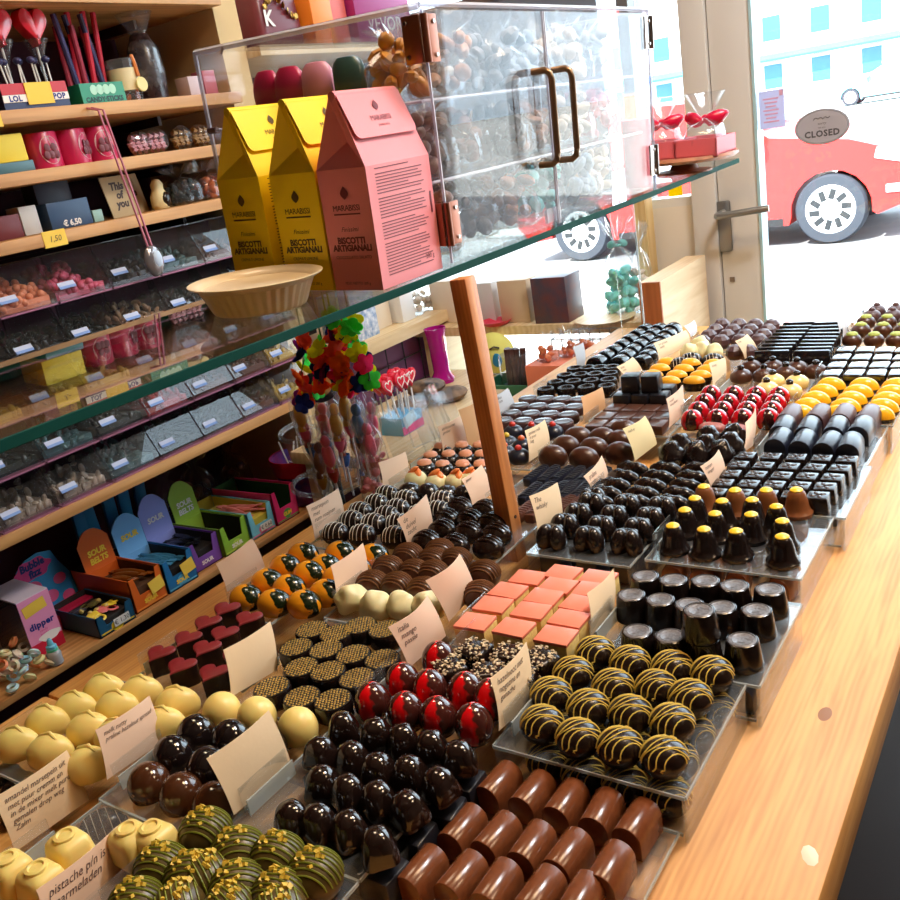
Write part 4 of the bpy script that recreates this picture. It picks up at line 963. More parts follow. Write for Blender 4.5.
obj('top_panel', [box(w-.001, d, t, (0,0,h))+(0,), rod((w/2,-d/2,h+t/2),(w/2,d/2,h+t/2))+(1,)], [CASE, CASEE], cab, sharp=20)
for z in (.088, .172): obj('inner_shelf', [box(w-.02, d-.02, .0035, (-.004,0,z))+(0,), rod((w/2-.016,-d/2+.01,z+.002),(w/2-.016,d/2-.01,z+.002), .003)+(1,), rod((-w/2+.006,-d/2+.009,z+.002),(w/2-.016,-d/2+.009,z+.002), .003)+(1,)], [CASE, CASEE], cab, sharp=20)
COP = mat('copper_hinge', rgb(150,92,70), .35, metal=.75); BRASS = mat('aged_brass', rgb(142,112,84), .32, metal=.85); SCRW = mat('steel_screw', rgb(180,170,165), .25, metal=1)
ym = 1.115-(CY0+CY1)/2
for s, (a, b) in ((0, (-d/2+.004, ym-.002)), (1, (ym+.002, d/2-.004))):
    dr = obj('door', [box(t, b-a, h-.006, (w/2-t/2,(a+b)/2,.003))+(0,), rod((w/2,a,.003),(w/2,a,h-.003),.003)+(1,), rod((w/2,b,.003),(w/2,b,h-.003),.003)+(1,)], [CASE, CASEE], cab, sharp=20)
    hy = ym-.040 if s == 0 else ym+.016
    obj('bar_handle', tube([(w/2,hy,.192),(w/2+.018,hy,.192),(w/2+.024,hy,.188),(w/2+.026,hy,.180),(w/2+.026,hy,.094),(w/2+.024,hy,.086),(w/2+.018,hy,.082),(w/2,hy,.082)], .0042, 10), BRASS, dr, label='brown brass bar handle')
    for z in (.046, .233):
        yy = (a+.009) if s == 0 else (b-.009)
        hg = obj('hinge', [box(.003,.022,.046,(w/2+.0025,yy,z-.023),bev=.0006), tube([(w/2+.004,a-.003 if s==0 else b+.003,z-.023),(w/2+.004,a-.003 if s==0 else b+.003,z+.023)],.004,10)]+([box(.022,.003,.046,(w/2-.010,-d/2-.003,z-.023),bev=.0006)] if s == 0 else []), COP if s == 0 else SCRW, dr, label='copper hinge' if s == 0 else 'steel hinge')
        obj('screw', [lathe([(.0028,0),(.0022,.0016),(0,.0018)], 8, (w/2+.004,yy+q,z+e), (0,PI/2,0)) for q in (.004,) for e in (-.016,.016)]+([lathe([(.0028,0),(.0022,.0016),(0,.0018)], 8, (w/2-.016,-d/2-.0045,z+e), (PI/2,0,0)) for e in (-.016,.016)] if s == 0 else []), SCRW, hg)
for y_ in (ym-.012, ym+.012): obj('door_catch', box(.004,.016,.018,(w/2-.008,y_,.006)), sheet('catch_acrylic',(.8,.8,.85,1),.1,1.5,1,haze=.4), cab)
obj('hook_clip', [tube([(-w/2+.004,-d/2-.006,h*.66),(-w/2+.018,-d/2-.006,h*.66)], .004, 8), tube([(-w/2+.05,-d/2,h+.002),(-w/2+.05,-d/2-.006,h-.008)], .0016, 6)], SCRW, cab)
# ---------------------------------------------------------------- cellophane bags in the cabinet
FILM = sheet('cellophane', (.97,.98,.99,1), .08, 1.45, 1.1, haze=.05, hazecol=(.74,.80,.90,1))
def lumps(n, rx, ry, rz, s, z0, flat=1):
    out = []
    for i in range(n):
        a = random.random()*2*PI; k = math.sqrt(random.random()); z = random.random()
        out.append(ball(s*(.7+.6*random.random()), s*(.5+.5*random.random()), s*flat*(.5+.4*random.random()), (rx*k*math.cos(a)*.75, ry*k*math.sin(a)*.75, z0+s*.5+z*rz), 8, 5, rot=(random.random(),random.random(),random.random()*6)))
    return out
def bag(loc, rx, ry, h, m, label, lumpn=16, s=.012, group='cellophane bags in the acrylic cabinet', flare=.9, ribbon=None, frac=.62, rz=None, seed=None):
    if seed is not None: random.seed(seed)
    r = thing('cellophane_bag', label, 'bag', loc, (0,0,random.uniform(-.5,.5) if rz is None else rz), group)
    obj('sweets', lumps(lumpn, rx, ry, h*frac*.72, s, .002), m, r)
    n = 28; V, Fq = [], []
    prof = [(.78,.0),(.98,.06),(1.0,.3),(.92,.5),(.55,.66),(.16,.74),(.3,.82),(.62,.92),(flare,1.0)]
    o = random.random()*9
    for j, (q, z) in enumerate(prof):
        for i in range(n):
            a = 2*PI*i/n; wv = 1+(.06 if z < .6 else .22)*math.sin(i*2.7+o+j*.6)+.06*noise.noise(Vector((i,j,o)))
            V.append(Vector((rx*q*wv*math.cos(a), ry*q*wv*math.sin(a), h*z+(.012*math.sin(i*3.1+o) if z > .9 else 0))))
    for j in range(len(prof)-1):
        for i in range(n): Fq.append([j*n+i, j*n+(i+1)%n, (j+1)*n+(i+1)%n, (j+1)*n+i])
    Fq.append(list(range(n))[::-1])
    obj('film', (V, Fq), FILM, r, sharp=25)
    if ribbon: obj('ribbon', [tube([(rx*.2*math.cos(a),ry*.2*math.sin(a),h*.74) for a in [i*PI/6 for i in range(12)]], .003, 5, True)]+[ball(.014,.006,.009,(s_*.014,.004*s_,h*.74+.004),10,6,rot=(0,s_*.4,s_*.5)) for s_ in (-1,1)], ribbon, r)
    return r
BROWNC = mat('bagged_milk_chocolate', rgb(130,78,48), .4, var=.35, scale=40); ORC = mat('orange_peel_sweets', rgb(224,150,50), .4, var=.4, scale=40); DKC = mat('bagged_dark_chocolate', rgb(66,42,34), .4, var=.3, scale=40)
WHC = mat('bagged_white_sweets', rgb(228,214,196), .5, var=.2, scale=40); TEALC = mat('teal_sweets', rgb(110,190,190), .4); PKC = mat('bagged_pink_sweets', rgb(226,120,130), .4, var=.4, scale=60)
z1, z2 = CZ0+.0920, CZ0+.1760
FISH = mat('fish_chocolate', rgb(176,112,66), .4, var=.4, scale=30); GRB = mat('grey_brown_bagged', rgb(140,116,104), .5, var=.4, scale=30); PBL = mat('pale_blue_bagged', rgb(176,192,208), .5, var=.2, scale=30)
MIXO = mat('brown_orange_mix', rgb(206,134,66), .4, var=.5, scale=30)
SHW = ('cabinet floor','middle shelf','upper shelf')
stock = [(0, [('brown',BROWNC),('dark',DKC),('chocolate fish',FISH),('teal',TEALC),('grey blue',plain('grey_blue_sweets',130,150,170,.4)),('white',WHC)]),
         (1, [('grey brown',GRB),('reddish brown',BROWNC),('dark brown',DKC),('fish coloured',FISH),('pale',WHC),('pink',PKC)]),
         (2, [('orange',ORC),('orange brown',MIXO),('grey',mat('grey_bagged', rgb(150,150,156), .5, var=.4, scale=30)),('pale blue',PBL),('white',WHC),('silver grey',plain('silver_bagged',186,190,196,.4))])]
for lv_, items in stock:
    z = (CZ0+.0042, z1, z2)[lv_]
    for i, (nm, m_) in enumerate(items):
        random.seed(100+lv_*10+i)
        bag((-.655-.012*(i%2), .912+.097*i, z), .050, .044, .080, m_, f'clear bag of {nm} sweets, {SHW[lv_]} front row, {ordn(i)} from left', 34, .012, frac=1.0, flare=.8)
    for i in range(5):
        random.seed(200+lv_*10+i); m_ = [GRB, BROWNC, PBL, DKC, WHC][(i+lv_)%5]
        if lv_ == 2 and i < 2: continue
        bag((-.765, .93+.11*i, z), .045, .046, .080, m_, f'clear bag in the cabinet back row, {SHW[lv_]}, {ordn(i)} from left', 24, .012, frac=1.0, flare=.8)
# pouches at the back of the cabinet
def pouch(loc, w, h, d, m, label, group=None, rz=0, cat='pouch', tilt=0):
    V, f = ball(w/2, d/2, h/2, (0,0,h/2), 20, 12)
    V = [Vector((w/2*max(-1,min(1,(p.x/(w/2))*1.25)), p.y, h*max(0,min(1,.5+(p.z-h/2)/h*1.12)))) for p in V]
    return tag(obj('foil_pouch', (V, f), m, loc=loc, rot=(tilt,0,rz)), label, cat, group)
for i, (x, y, m, lb) in enumerate([(-.850,.895,plain('magenta_foil',178,20,74,.3),'magenta foil pouch in the cabinet, leftmost'),(-.812,.895,plain('magenta_foil',178,20,74,.3),'magenta foil pouch in the cabinet, second from left'),(-.772,.90,plain('pink_white_foil',214,140,160,.35),'pink and white foil pouch behind the orange pieces'),(-.728,.905,plain('dark_green_foil',32,66,60,.3),'dark green foil pouch behind the bags')]):
    pouch((x,y,z2), .038,.058,.024, m, lb, 'foil pouches in the cabinet', .2*i)
o = obj('paper_box', box(.07,.08,.07,bev=.002), plain('kraft_box',150,110,66,.7), loc=(-.862,.905,CZ0+.0045)); tag(o, 'brown kraft box on the cabinet floor, left', 'box')
# things on top of the cabinet / second wall shelf
t_ = thing('handbag', 'dark red handbag with chain on the upper wall shelf', 'bag', (-1.60,1.735,1.6455))
obj('bag_body', box(.12,.15,.13,bev=.018,seg=3,top=.9), plain('burgundy_leather',116,46,56,.35), t_)
obj('chain', [lathe([(.006,-.0015),(.008,0),(.006,.0015),(.0045,0)],10,(.062,-.05+.012*i,.085+.02*math.sin(i*.6)),(.4*i,PI/2,0)) for i in range(9)], mat('gold_chain', rgb(190,150,80), .3, metal=1), t_)
obj('letter_charm', onplane(text_shape('K', .032, 0, 1, 'CENTER', bold=.0015), (.0605,-.045,.045), (0,1,0), (0,0,1), .001), TXW, t_)
def simplebox(loc, s, m, label, cat='box', group=None, rz=0, txt=None, th=.02, tm=None, face='x', tv=.4):
    r = thing('gift_box', label, cat, loc, (0,0,rz), group); obj('box_body', box(*s, bev=.0012), m, r)
    if txt:
        sh = text_shape(txt, th, 0, 1, 'CENTER', bold=.0006)
        obj('lettering', onplane(sh, (s[0]/2,0,s[2]*tv), (0,1,0), (0,0,1)) if face == 'x' else onplane(sh, (0,-s[1]/2,s[2]*tv), (1,0,0), (0,0,1)), tm or TXW, r)
    return r
simplebox((-1.57,1.855,1.6455), (.10,.075,.11), plain('orange_carton',250,140,40,.5), 'orange box beside the handbag')
simplebox((-1.60,1.935,1.6455), (.12,.075,.12), plain('salmon_carton',226,110,100,.5), 'salmon box right of the orange box')
simplebox((-1.60,2.10,1.6455), (.16,.235,.17), plain('purple_carton',166,38,116,.5), 'purple box with white capital letters', txt='VEVOR', th=.033, tv=.17)
simplebox((-1.72,1.72,.963), (.10,.10,.2), plain('black_carton',30,28,30,.5), 'tall black box behind the cabinet')
# white gift boxes on the short pale shelf
PATB = mat('blue_patterned_card', rgb(230,232,236), .6, col2=rgb(120,150,190), scale=70)
simplebox((-1.60,1.825,.9305), (.11,.10,.125), PATB, 'white box with blue floral pattern on the pale shelf')
simplebox((-1.62,1.93,.9305), (.09,.085,.12), plain('ivory_card',230,214,190,.6), 'ivory box next to the patterned one')
simplebox((-1.58,2.015,.9305), (.07,.06,.15), plain('white_card',236,238,240,.6), 'tall white box on the pale shelf')
for i, y in enumerate((2.085,2.15)): bag((-1.58,y,.9305), .04,.032,.12, WHC, ('left','right')[i]+' clear bag of white sweets on the pale shelf', 14, .012, 'bags on the pale shelf')
# ---------------------------------------------------------------- clear candy bins, five tiers
random.seed(5)
BIN = sheet('smoked_bin_acrylic', (.84,.82,.84,1), .03, 1.45, 1.0, haze=.02, hazecol=(.5,.5,.52,1)); LID = sheet('bin_lid', (.93,.94,.96,1), .01, 1.45, 1.3, haze=.012)
BINB = plain('plum_bin_back', 150, 92, 118, .6); TAGM = plain('price_tag', 176, 184, 208, .6); TAGB = plain('tag_blue', 110, 140, 196, .6)
CANDY = {'peach balls':(230,140,100),'pink balls':(206,84,112),'black liquorice':(26,26,28),'dark green sweets':(26,38,36),'brown toffee':(92,52,32),'mixed gums':(190,150,110),'pale shells':(176,160,142),'red laces':(170,40,44),'teal gums':(70,104,108),'yellow gums':(206,170,70)}
plan = {4:['peach balls','peach balls','peach balls','peach balls','pink balls','black liquorice','teal gums','brown toffee','brown toffee'],
        3:['mixed gums','black liquorice','black liquorice','black liquorice','dark green sweets','mixed gums','black liquorice','black liquorice','dark green sweets'],
        2:['yellow gums','mixed gums','yellow gums','brown toffee','yellow gums','dark green sweets','red laces','brown toffee','dark green sweets'],
        1:['pale shells','dark green sweets','dark green sweets','teal gums','dark green sweets','red laces','brown toffee','brown toffee','yellow gums'],
        0:['pale shells','pale shells','pale shells','pale shells','teal gums','dark green sweets','black liquorice','brown toffee','yellow gums']}
bp = None; cp = {}
nt = ['bottom tier','second tier from below','third tier','fourth tier','top tier']
for k in range(5):
    for i in range(9):
        y = .552+.1165*i; z = S1+.0005+.0900*k if k == 0 else S1+.0005+.0850*k
        loc = (SX1-.004, y, S1+.0005+.0868*k)
        nm = plan[k][i]; wy, dp, hh = .1125, .26, .084
        lab = f'clear candy bin of {nm}, {nt[k]}, {ordn(i)} from the left'
        if bp is None:
            bp = thing('candy_bin', lab, 'bin', loc, group='clear candy bins'); a = wy/2; e = .0025
            Vb = [(-dp,-a,0),(0,-a,0),(0,-a,.012),(-.040,-a,hh),(-dp,-a,hh)]
            sd = lambda yy: (quads([(x,yy,zz) for x,_,zz in Vb]+[(x,yy+e,zz) for x,_,zz in Vb], [[0,1,2,3,4],[9,8,7,6,5]]+[[q,(q+1)%5+0,(q+1)%5+5,q+5][::-1] for q in range(5)]))
            obj('bin_body', [sd(-a), sd(a-e), box(.003,wy-.006,.012,(-.0016,0,0))], BIN, bp, sharp=20)
            obj('bin_back', [box(.003,wy,hh,(-.20,0,0)), box(.2,wy,.003,(-.1,0,0))], BINB, bp)
            obj('lid', [quads([(0,-a,.012),(0,a,.012),(-.040,a,hh),(-.040,-a,hh)],[[0,1,2,3]]), box(dp-.040,wy,.0015,(-.040-(dp-.040)/2,0,hh-.0016)), tube([(0,-a,.012),(-.040,-a,hh)],.0012,5), tube([(-.040,-a,hh),(-.040,a,hh)],.0012,5)], LID, bp, sharp=20)
            tg = obj('price_tag', box(.0015,.034,.0135,(-.0036,-.030,.0225),rot=(0,-.5,0)), TAGM, bp); obj('tag_stripe', box(.0006,.034,.005,(-.0026,-.030,.0232),rot=(0,-.5,0)), TAGB, tg)
        else: dup(bp, loc, label=lab)
        if nm not in cp:
            rr, gg, bb = CANDY[nm]; s = []
            big = 'balls' in nm
            for q in range(95 if big else 80):
                x, yy = -random.uniform(.012,.13), random.uniform(-.049,.049); top = (.020+.45*max(0,-x-.01)) if big else (.016+.35*max(0,-x))
                top = min(top, .062 if big else .05); zz = .004+(top-.004)*random.random()**.5
                rr_ = .0075 if big else .0085*(.6+.7*random.random())
                s.append(ball(rr_, rr_*(1 if big else .6), rr_*(1 if big else .5), (x,yy,min(max(zz,.003+rr_), top)), 8, 5, rot=None if big else (random.random()*3,random.random()*3,random.random()*3)))
            s.append(box(.16,.104,.016,(-.095,0,.0035)))
            c = obj('bulk_candy', s, mat('candy_'+nm.replace(' ','_'), rgb(rr,gg,bb), .35, var=.45 if nm in ('mixed gums','pale shells') else .2, scale=50), loc=loc)
            tag(c, f'loose {nm} in the bin, {nt[k]}, {ordn(i)} from left', 'candy', None, 'stuff'); cp[nm] = c
        else:
            c = cp[nm].copy(); COL.objects.link(c); c.location = loc; c['label'] = f'loose {nm} in the bin, {nt[k]}, {ordn(i)} from left'
# ---------------------------------------------------------------- candy display boxes on the lowest shelf
def dbox(y0, y1, xf, dep, h, m, inner, label, card=None, cardm=None, cardtxt=None, lip=.45, txt=None, txtm=None, price=None, rz=0, accent=None, sweets=None, swlabel=None, nsw=6, note=None):
    w = y1-y0
    r = thing('candy_display_box', label, 'box', (xf, (y0+y1)/2, S0+.0005), (0,0,rz), 'candy display boxes on the lowest shelf')
    e = .0022; hl = h*lip
    side = lambda yy: (lambda P: quads([(x,yy-e/2,z) for x, z in P]+[(x,yy+e/2,z) for x, z in P], [[0,1,2,3,4],[9,8,7,6,5]]+[[q,q+5,(q+1)%5+5,(q+1)%5] for q in range(5)]))([(-dep,0),(0,0),(0,h),(-.016,h),(-dep,h*.98)])
    # front wall with a notch cut out of the middle
    fr = [(-w/2,0),(w/2,0),(w/2,h),(w*.33,h),(w*.26,hl),(-w*.26,hl),(-w*.33,h),(-w/2,h)]
    frv = quads([(0,y,z) for y, z in fr]+[(-e,y,z) for y, z in fr], [list(range(8)), list(range(15,7,-1))]+[[q,q+8,(q+1)%8+8,(q+1)%8] for q in range(8)])
    s = [box(dep,w,e,(-dep/2,0,0))+(1,), side(-w/2+e/2)+(0,), side(w/2-e/2)+(0,), frv+(0,), box(e,w,h*.98,(-dep+e/2,0,0))+(1,)]
    obj('carton', s, [m, inner], r, sharp=15)
    obj('inside_lining', [box(dep-.01,.001,h*.9,(-dep/2,sy*(w/2-.0032),.002)) for sy in (-1,1)], inner, r)
    if accent: obj('printed_motif', [onplane(([Vector((.011*q*math.cos(a)*w/.09, .008*q*math.sin(a), 0)) for a in [i*PI/8 for i in range(16)]], [list(range(16))]), (0,.0,hl*.5), (0,1,0), (0,0,1), .0006) for q in (1.4,)]+[onplane(([Vector((u,v,0)) for u,v in ((-w*.46,0),(w*.46,0),(w*.46,.003),(-w*.46,.003))],[[0,1,2,3]]), (0,0,.004), (0,1,0),(0,0,1), .0006)], accent, r)
    if txt: obj('lettering', onplane(text_shape(txt, .0085, 0, 1, 'CENTER', bold=.0006), (0,0,hl*.5-.004), (0,1,0), (0,0,1), .0012), txtm or TXW, r)
    if card:
        n = 14; cw = w*.92; pts = [(-cw/2,0),(cw/2,0),(cw/2,card*.72)]+[(cw*.5*math.cos(a)*(.78+.12*abs(math.cos(2*a))), card*.72+card*.3*math.sin(a)) for a in [PI*i/n for i in range(1,n)]]+[(-cw/2,card*.72)]
        K = len(pts); V = [Vector((-dep*.72-.10*z,y,h*.9+z)) for y, z in pts]+[Vector((-dep*.72-.002-.10*z,y,h*.9+z)) for y, z in pts]
        cdo = obj('header_card', (V, [list(range(K)), list(range(2*K-1,K-1,-1))]+[[i,i+K,(i+1)%K+K,(i+1)%K] for i in range(K)]), cardm or m, r, sharp=15)
        obj('card_lower', box(.002,cw,h*.9,(-dep*.72,0,.002)), cardm or m, r)
        if cardtxt: obj('lettering', onplane(text_shape(cardtxt, min(.012, cw/len(max(cardtxt.split('\n'),key=len))*.95), .1, .95, 'CENTER', bold=.0007), (-dep*.72-.10*card*.38,0,h*.9+card*.38), (0,1,0), (-.1,0,1), .0012), txtm or TXW, r)
    if price: 
        o = obj('price_card', box(.001,.036,.016,(.002,w*.12,hl*.35),rot=(.0,0,0)), TXW, r); obj('price', onplane(text_shape(price, .009, 0, 1, 'CENTER'), (.0026,w*.12,hl*.35+.004), (0,1,0), (0,0,1), .0005), TXD, o)
    if note: obj('price_note', box(.001,.034,.026,(.004,w*.26,hl*.75),rot=(.12,-.12,0)), plain('yellow_note',240,200,70,.6), r)
    if sweets:
        for q in range(nsw):
            yy = -w*.36+w*.72*(q+.5)/nsw
            s = obj('wrapped_sweet', [ball(dep*.26,.006,.008,(0,0,0),12,6), box(dep*.10,.011,.002,(dep*.28,0,-.001)), box(dep*.10,.011,.002,(-dep*.28,0,-.001))], sweets, loc=(xf-dep*.45+random.uniform(-.01,.01), (y0+y1)/2+yy, S0+.0005+h*.66+random.uniform(0,.006)), rot=(0,random.uniform(-.25,.1),random.uniform(-.25,.25)))
            tag(s, swlabel, 'sweet', swlabel)
            if q == 0: filler = obj('inner_tray', box(dep*.86,w*.88,h*.58,(-dep*.48,0,.003)), inner, r)
    return r
BRI = plain('brown_inside',90,58,36,.7); DKI = plain('dark_inside',34,28,26,.7)
dbox(.930,1.010,-1.514,.19,.072, plain('orange_box',226,104,34,.45), BRI, 'orange sour candy box with tall header card', .085, plain('orange_header',224,100,30,.45), 'SOUR\nBELTS', accent=plain('orange_motif',245,150,60,.5), txt='SOUR', txtm=plain('yellow_print',250,210,60,.5), sweets=plain('amber_wrapper',150,84,30,.3), swlabel='amber wrapped sweets lying in the orange box', nsw=5, note='yellow_note')
dbox(1.0135,1.0925,-1.514,.19,.068, plain('blue_box',34,112,170,.45), DKI, 'blue sour candy box with light blue header card', .085, plain('lightblue_header',120,180,232,.45), 'SOUR', accent=plain('blue_motif',90,180,220,.5), txt='SOUR', txtm=plain('yellow_print',250,210,60,.5), sweets=plain('blue_wrapper',70,140,176,.25), swlabel='blue wrapped candy sticks lying in the blue box', nsw=7, note='y')
dbox(1.097,1.178,-1.530,.19,.064, plain('violet_box',122,74,164,.45), DKI, 'violet candy box with periwinkle header card', .095, plain('periwinkle_header',150,160,232,.45), 'SOUR', sweets=plain('black_wrapper',30,30,40,.25), swlabel='black wrapped sweets lying in the violet box', nsw=6, txt='SOUR')
dbox(1.182,1.260,-1.524,.20,.066, plain('green_box',140,190,60,.45), DKI, 'lime green candy box with green header card, nearly empty', .09, plain('lime_header',150,186,60,.45), 'SOUR\nBELTS', accent=plain('green_motif',190,220,90,.5), txt='SOUR')
dbox(1.264,1.341,-1.522,.20,.066, plain('striped_box',120,200,226,.45,), plain('yellow_inside',210,190,70,.6), 'pale blue and pink box of wrapped sweets with price card', None, accent=plain('pink_motif',240,120,160,.5), price='€ 0,60', sweets=plain('pink_wrapper',222,130,120,.3), swlabel='pink wrapped sweets lying in the pale blue box', nsw=7)
dbox(1.345,1.421,-1.520,.20,.080, plain('magenta_box',222,44,112,.45), plain('green_inside',40,80,40,.6), 'magenta box with dark green inside, empty', None, accent=plain('green_stripe',80,160,70,.5), txt='GUM', txtm=plain('yellow_print',250,210,60,.5))
dbox(.838,.922,-1.506,.15,.042, plain('navy_box',32,86,120,.45), DKI, 'low navy box of pacifier candies with yellow edge', .0, accent=plain('yellow_edge',244,212,50,.5), price='€ 1,30')
for i, (x, y, c_) in enumerate([(-1.535,.858,(244,210,70)),(-1.54,.884,(240,120,120)),(-1.55,.904,(244,214,60)),(-1.59,.858,(70,70,80)),(-1.59,.888,(120,110,60))]):
    o = thing('pacifier_candy', ('yellow','pink','lemon','dark','olive')[i]+' pacifier candy lying in the low navy box', 'sweet', (x,y,S0+.030), (0,.25,i)); m_ = plain('pacifier_%d'%i,*c_,.3)
    obj('ring', lathe([(.009,-.002),(.0125,0),(.009,.002),(.007,0),(.009,-.002)],18,(.012,0,.006)), m_, o); obj('shield', ball(.012,.016,.004,(-.006,0,.004),14,6), m_, o); obj('teat', ball(.006,.005,.005,(-.016,0,.004),10,6), plain('teat_clear',220,190,110,.2), o)
obj_ = None
r = thing('cardboard_insert', 'dark insert card under the pacifier candies', 'insert', (-1.581,.880,S0+.003)); obj('insert_body', box(.13,.074,.024,bev=.001), DKI, r)
# hubba style header card with low pink tray
r = thing('bubble_gum_display', 'pink and blue bubble gum display card', 'display', (-1.690,.872,S0+.0005), (0,0,.05)); PINKH = plain('hot_pink_card',232,70,140,.45); BLUH = plain('sky_blue_card',60,160,216,.45)
cw = .115; pts = [(-cw/2,0),(cw/2,0),(cw/2,.07),(cw*.36,.105),(cw*.30,.13),(cw*.05,.138),(-cw*.2,.134),(-cw*.42,.12),(-cw*.5,.09)]
K = len(pts); obj('display_card', ([Vector((-.12*z,y,z)) for y, z in pts]+[Vector((-.003-.12*z,y,z)) for y, z in pts], [list(range(K)), list(range(2*K-1,K-1,-1))]+[[i,i+K,(i+1)%K+K,(i+1)%K] for i in range(K)]), BLUH, r, sharp=15)
obj('title_cloud', [onplane(([Vector((.040*math.cos(a)*(1+.1*math.cos(6*a)), .020*math.sin(a)*(1+.1*math.cos(6*a)), 0)) for a in [i*PI/16 for i in range(32)]], [list(range(32))]), (-.0135,-.015,.112), (0,1,0), (-.12,0,1), .001)], PINKH, r)
obj('pink_swirls', [onplane(([Vector((.018*k_*math.cos(a), .014*k_*math.sin(a), 0)) for a in [i*PI/10 for i in range(20)]], [list(range(20))]), (-.12*zz,yy,zz), (0,1,0), (-.12,0,1), .001+.0003*q) for q, (k_, yy, zz) in enumerate(((1.1,-.03,.075),(.8,.03,.07),(.9,.0,.045),(.8,.035,.03),(1.0,-.03,.03)))], plain('pink_swirl',240,100,150,.45), r)
obj('lettering', [onplane(text_shape('Bubble\nfizz', .014, .15, 1, 'CENTER', bold=.001, line=.85), (-.0148,-.015,.114), (0,1,0), (-.12,0,1), .0025)], plain('dark_blue_print',30,40,120,.5), r)
obj('front_tray', [box(.055,.10,.03,(.035,0,0),bev=.001)], plain('raspberry_tray',196,30,70,.45), r)
# clear fronted box of bottle sweets
r = thing('bottle_candy_box', 'tall pink and clear box of dipping candies with yellow price note', 'box', (-1.632,.775,S0+.0005), (0,0,-.02)); bw, bd, bh = .064,.115,.116
obj('front_panel', box(.0025,bw,bh,(bd/2,0,0)), plain('pale_pink_print',236,150,190,.45), r)
obj('red_band', box(.0015,bw,.026,(bd/2+.0014,0,0)), plain('crimson_band',200,24,60,.45), r)
obj('clear_sides', [box(bd,.002,bh,(0,sy*bw/2,0)) for sy in (-1,1)]+[box(.002,bw,bh,(-bd/2,0,0))], sheet('box_window',(.8,.76,.78,1),.02,1.45,1.2,haze=.04), r)
obj('top_flap', box(bd,bw,.002,(0,0,bh)), plain('white_pink_flap',232,214,224,.5), r)
obj('lettering', onplane(text_shape('dipper', .0125, 0, 1.08, 'CENTER', bold=.0006), (bd/2+.0014,0,.054), (0,1,0), (0,0,1), .0006), plain('navy_print',22,50,130,.5), r)
obj('small_print', [onplane(text_shape('candy\nbottle', .005, 0, 1, 'CENTER'), (bd/2+.0014,.0,.044), (0,1,0), (0,0,1), .0006)], plain('pink_print',214,70,130,.5), r)
obj('milk_splash', onplane(([Vector((.022*math.cos(a)*(1+.15*math.sin(3*a)), .009*math.sin(a), 0)) for a in [i*PI/10 for i in range(20)]], [list(range(20))]), (bd/2+.0014,.008,.030), (0,1,0), (0,0,1), .0008), TXW, r)
obj('yellow_note', box(.0012,.046,.022,(bd/2+.0016,-.002,.084),rot=(.12,0,0)), plain('yellow_note',240,200,70,.6), r)
# pile of clear ring sweets, countable ones
cols = [(200,230,232),(240,150,100),(230,214,180),(170,214,226),(236,220,160),(220,200,180)]
RG = []
for i in range(26):
    m_ = mat('gummy_%d'%(i%6), rgb(*cols[i%6]), .25, sss=.3)
    z = S0+.009+.017*(i//9); x = -1.515-.028*((i*7)%4)+random.uniform(-.006,.006); y = .655+.0165*(i%9)*.6+random.uniform(-.004,.004)
    o = obj('ring_sweet', lathe([(.0085,-.0045),(.0118,0),(.0085,.0045),(.0055,0),(.0085,-.0045)], 16), m_, loc=(x,y,z), rot=(random.uniform(-.8,.8),random.uniform(-.8,.8),0))
    tag(o, 'translucent ring sweet in the heap beside the dipping candy box', 'sweet', 'heap of ring sweets at the left end')
r = thing('baby_bottle_candy', 'clear baby bottle candy with blue cap and white label', 'sweet', (-1.515,.748,S0+.0005), (0,0,.2))
obj('bottle', lathe([(.011,0),(.0135,.003),(.0125,.014),(.0135,.022),(.0105,.028),(.0075,.031)],18), mat('clear_plastic_bottle', rgb(214,224,232), .12, trans=.5), r); obj('cap', lathe([(.0095,.031),(.0095,.038),(.006,.041),(.0045,.050),(.002,.053),(0,.0535)],16), plain('bottle_cap_blue',110,190,216,.3), r); obj('collar', lathe([(.0105,.0285),(.0105,.0325),(.009,.033)],16), plain('collar_green',90,200,160,.3), r)
# upright blue packets behind the boxes
for i, (y, x, lean) in enumerate([(1.005,-1.70,.1),(1.04,-1.70,-.1),(1.085,-1.70,.05),(1.115,-1.70,.2),(1.165,-1.715,.3)]):
    o = obj('candy_packet', box(.010,.030,.20,bev=.003), plain('blue_packet',50,130,176,.3), loc=(x-.05,y,S0+.0005), rot=(-lean*.4,0,0)); tag(o, 'tall blue candy packet behind the boxes, '+ordn(i)+' from left', 'packet', 'tall blue packets behind the display boxes')
for i, (y, x) in enumerate([(1.27,-1.79),(1.36,-1.79),(1.46,-1.77)]):
    bag((x,y,S0+.0005), .05,.045,.17, BROWNC, ('left','middle','right')[i]+' clear bag of brown sweets behind the display boxes', 18, .013, 'bags at the back of the lowest shelf')
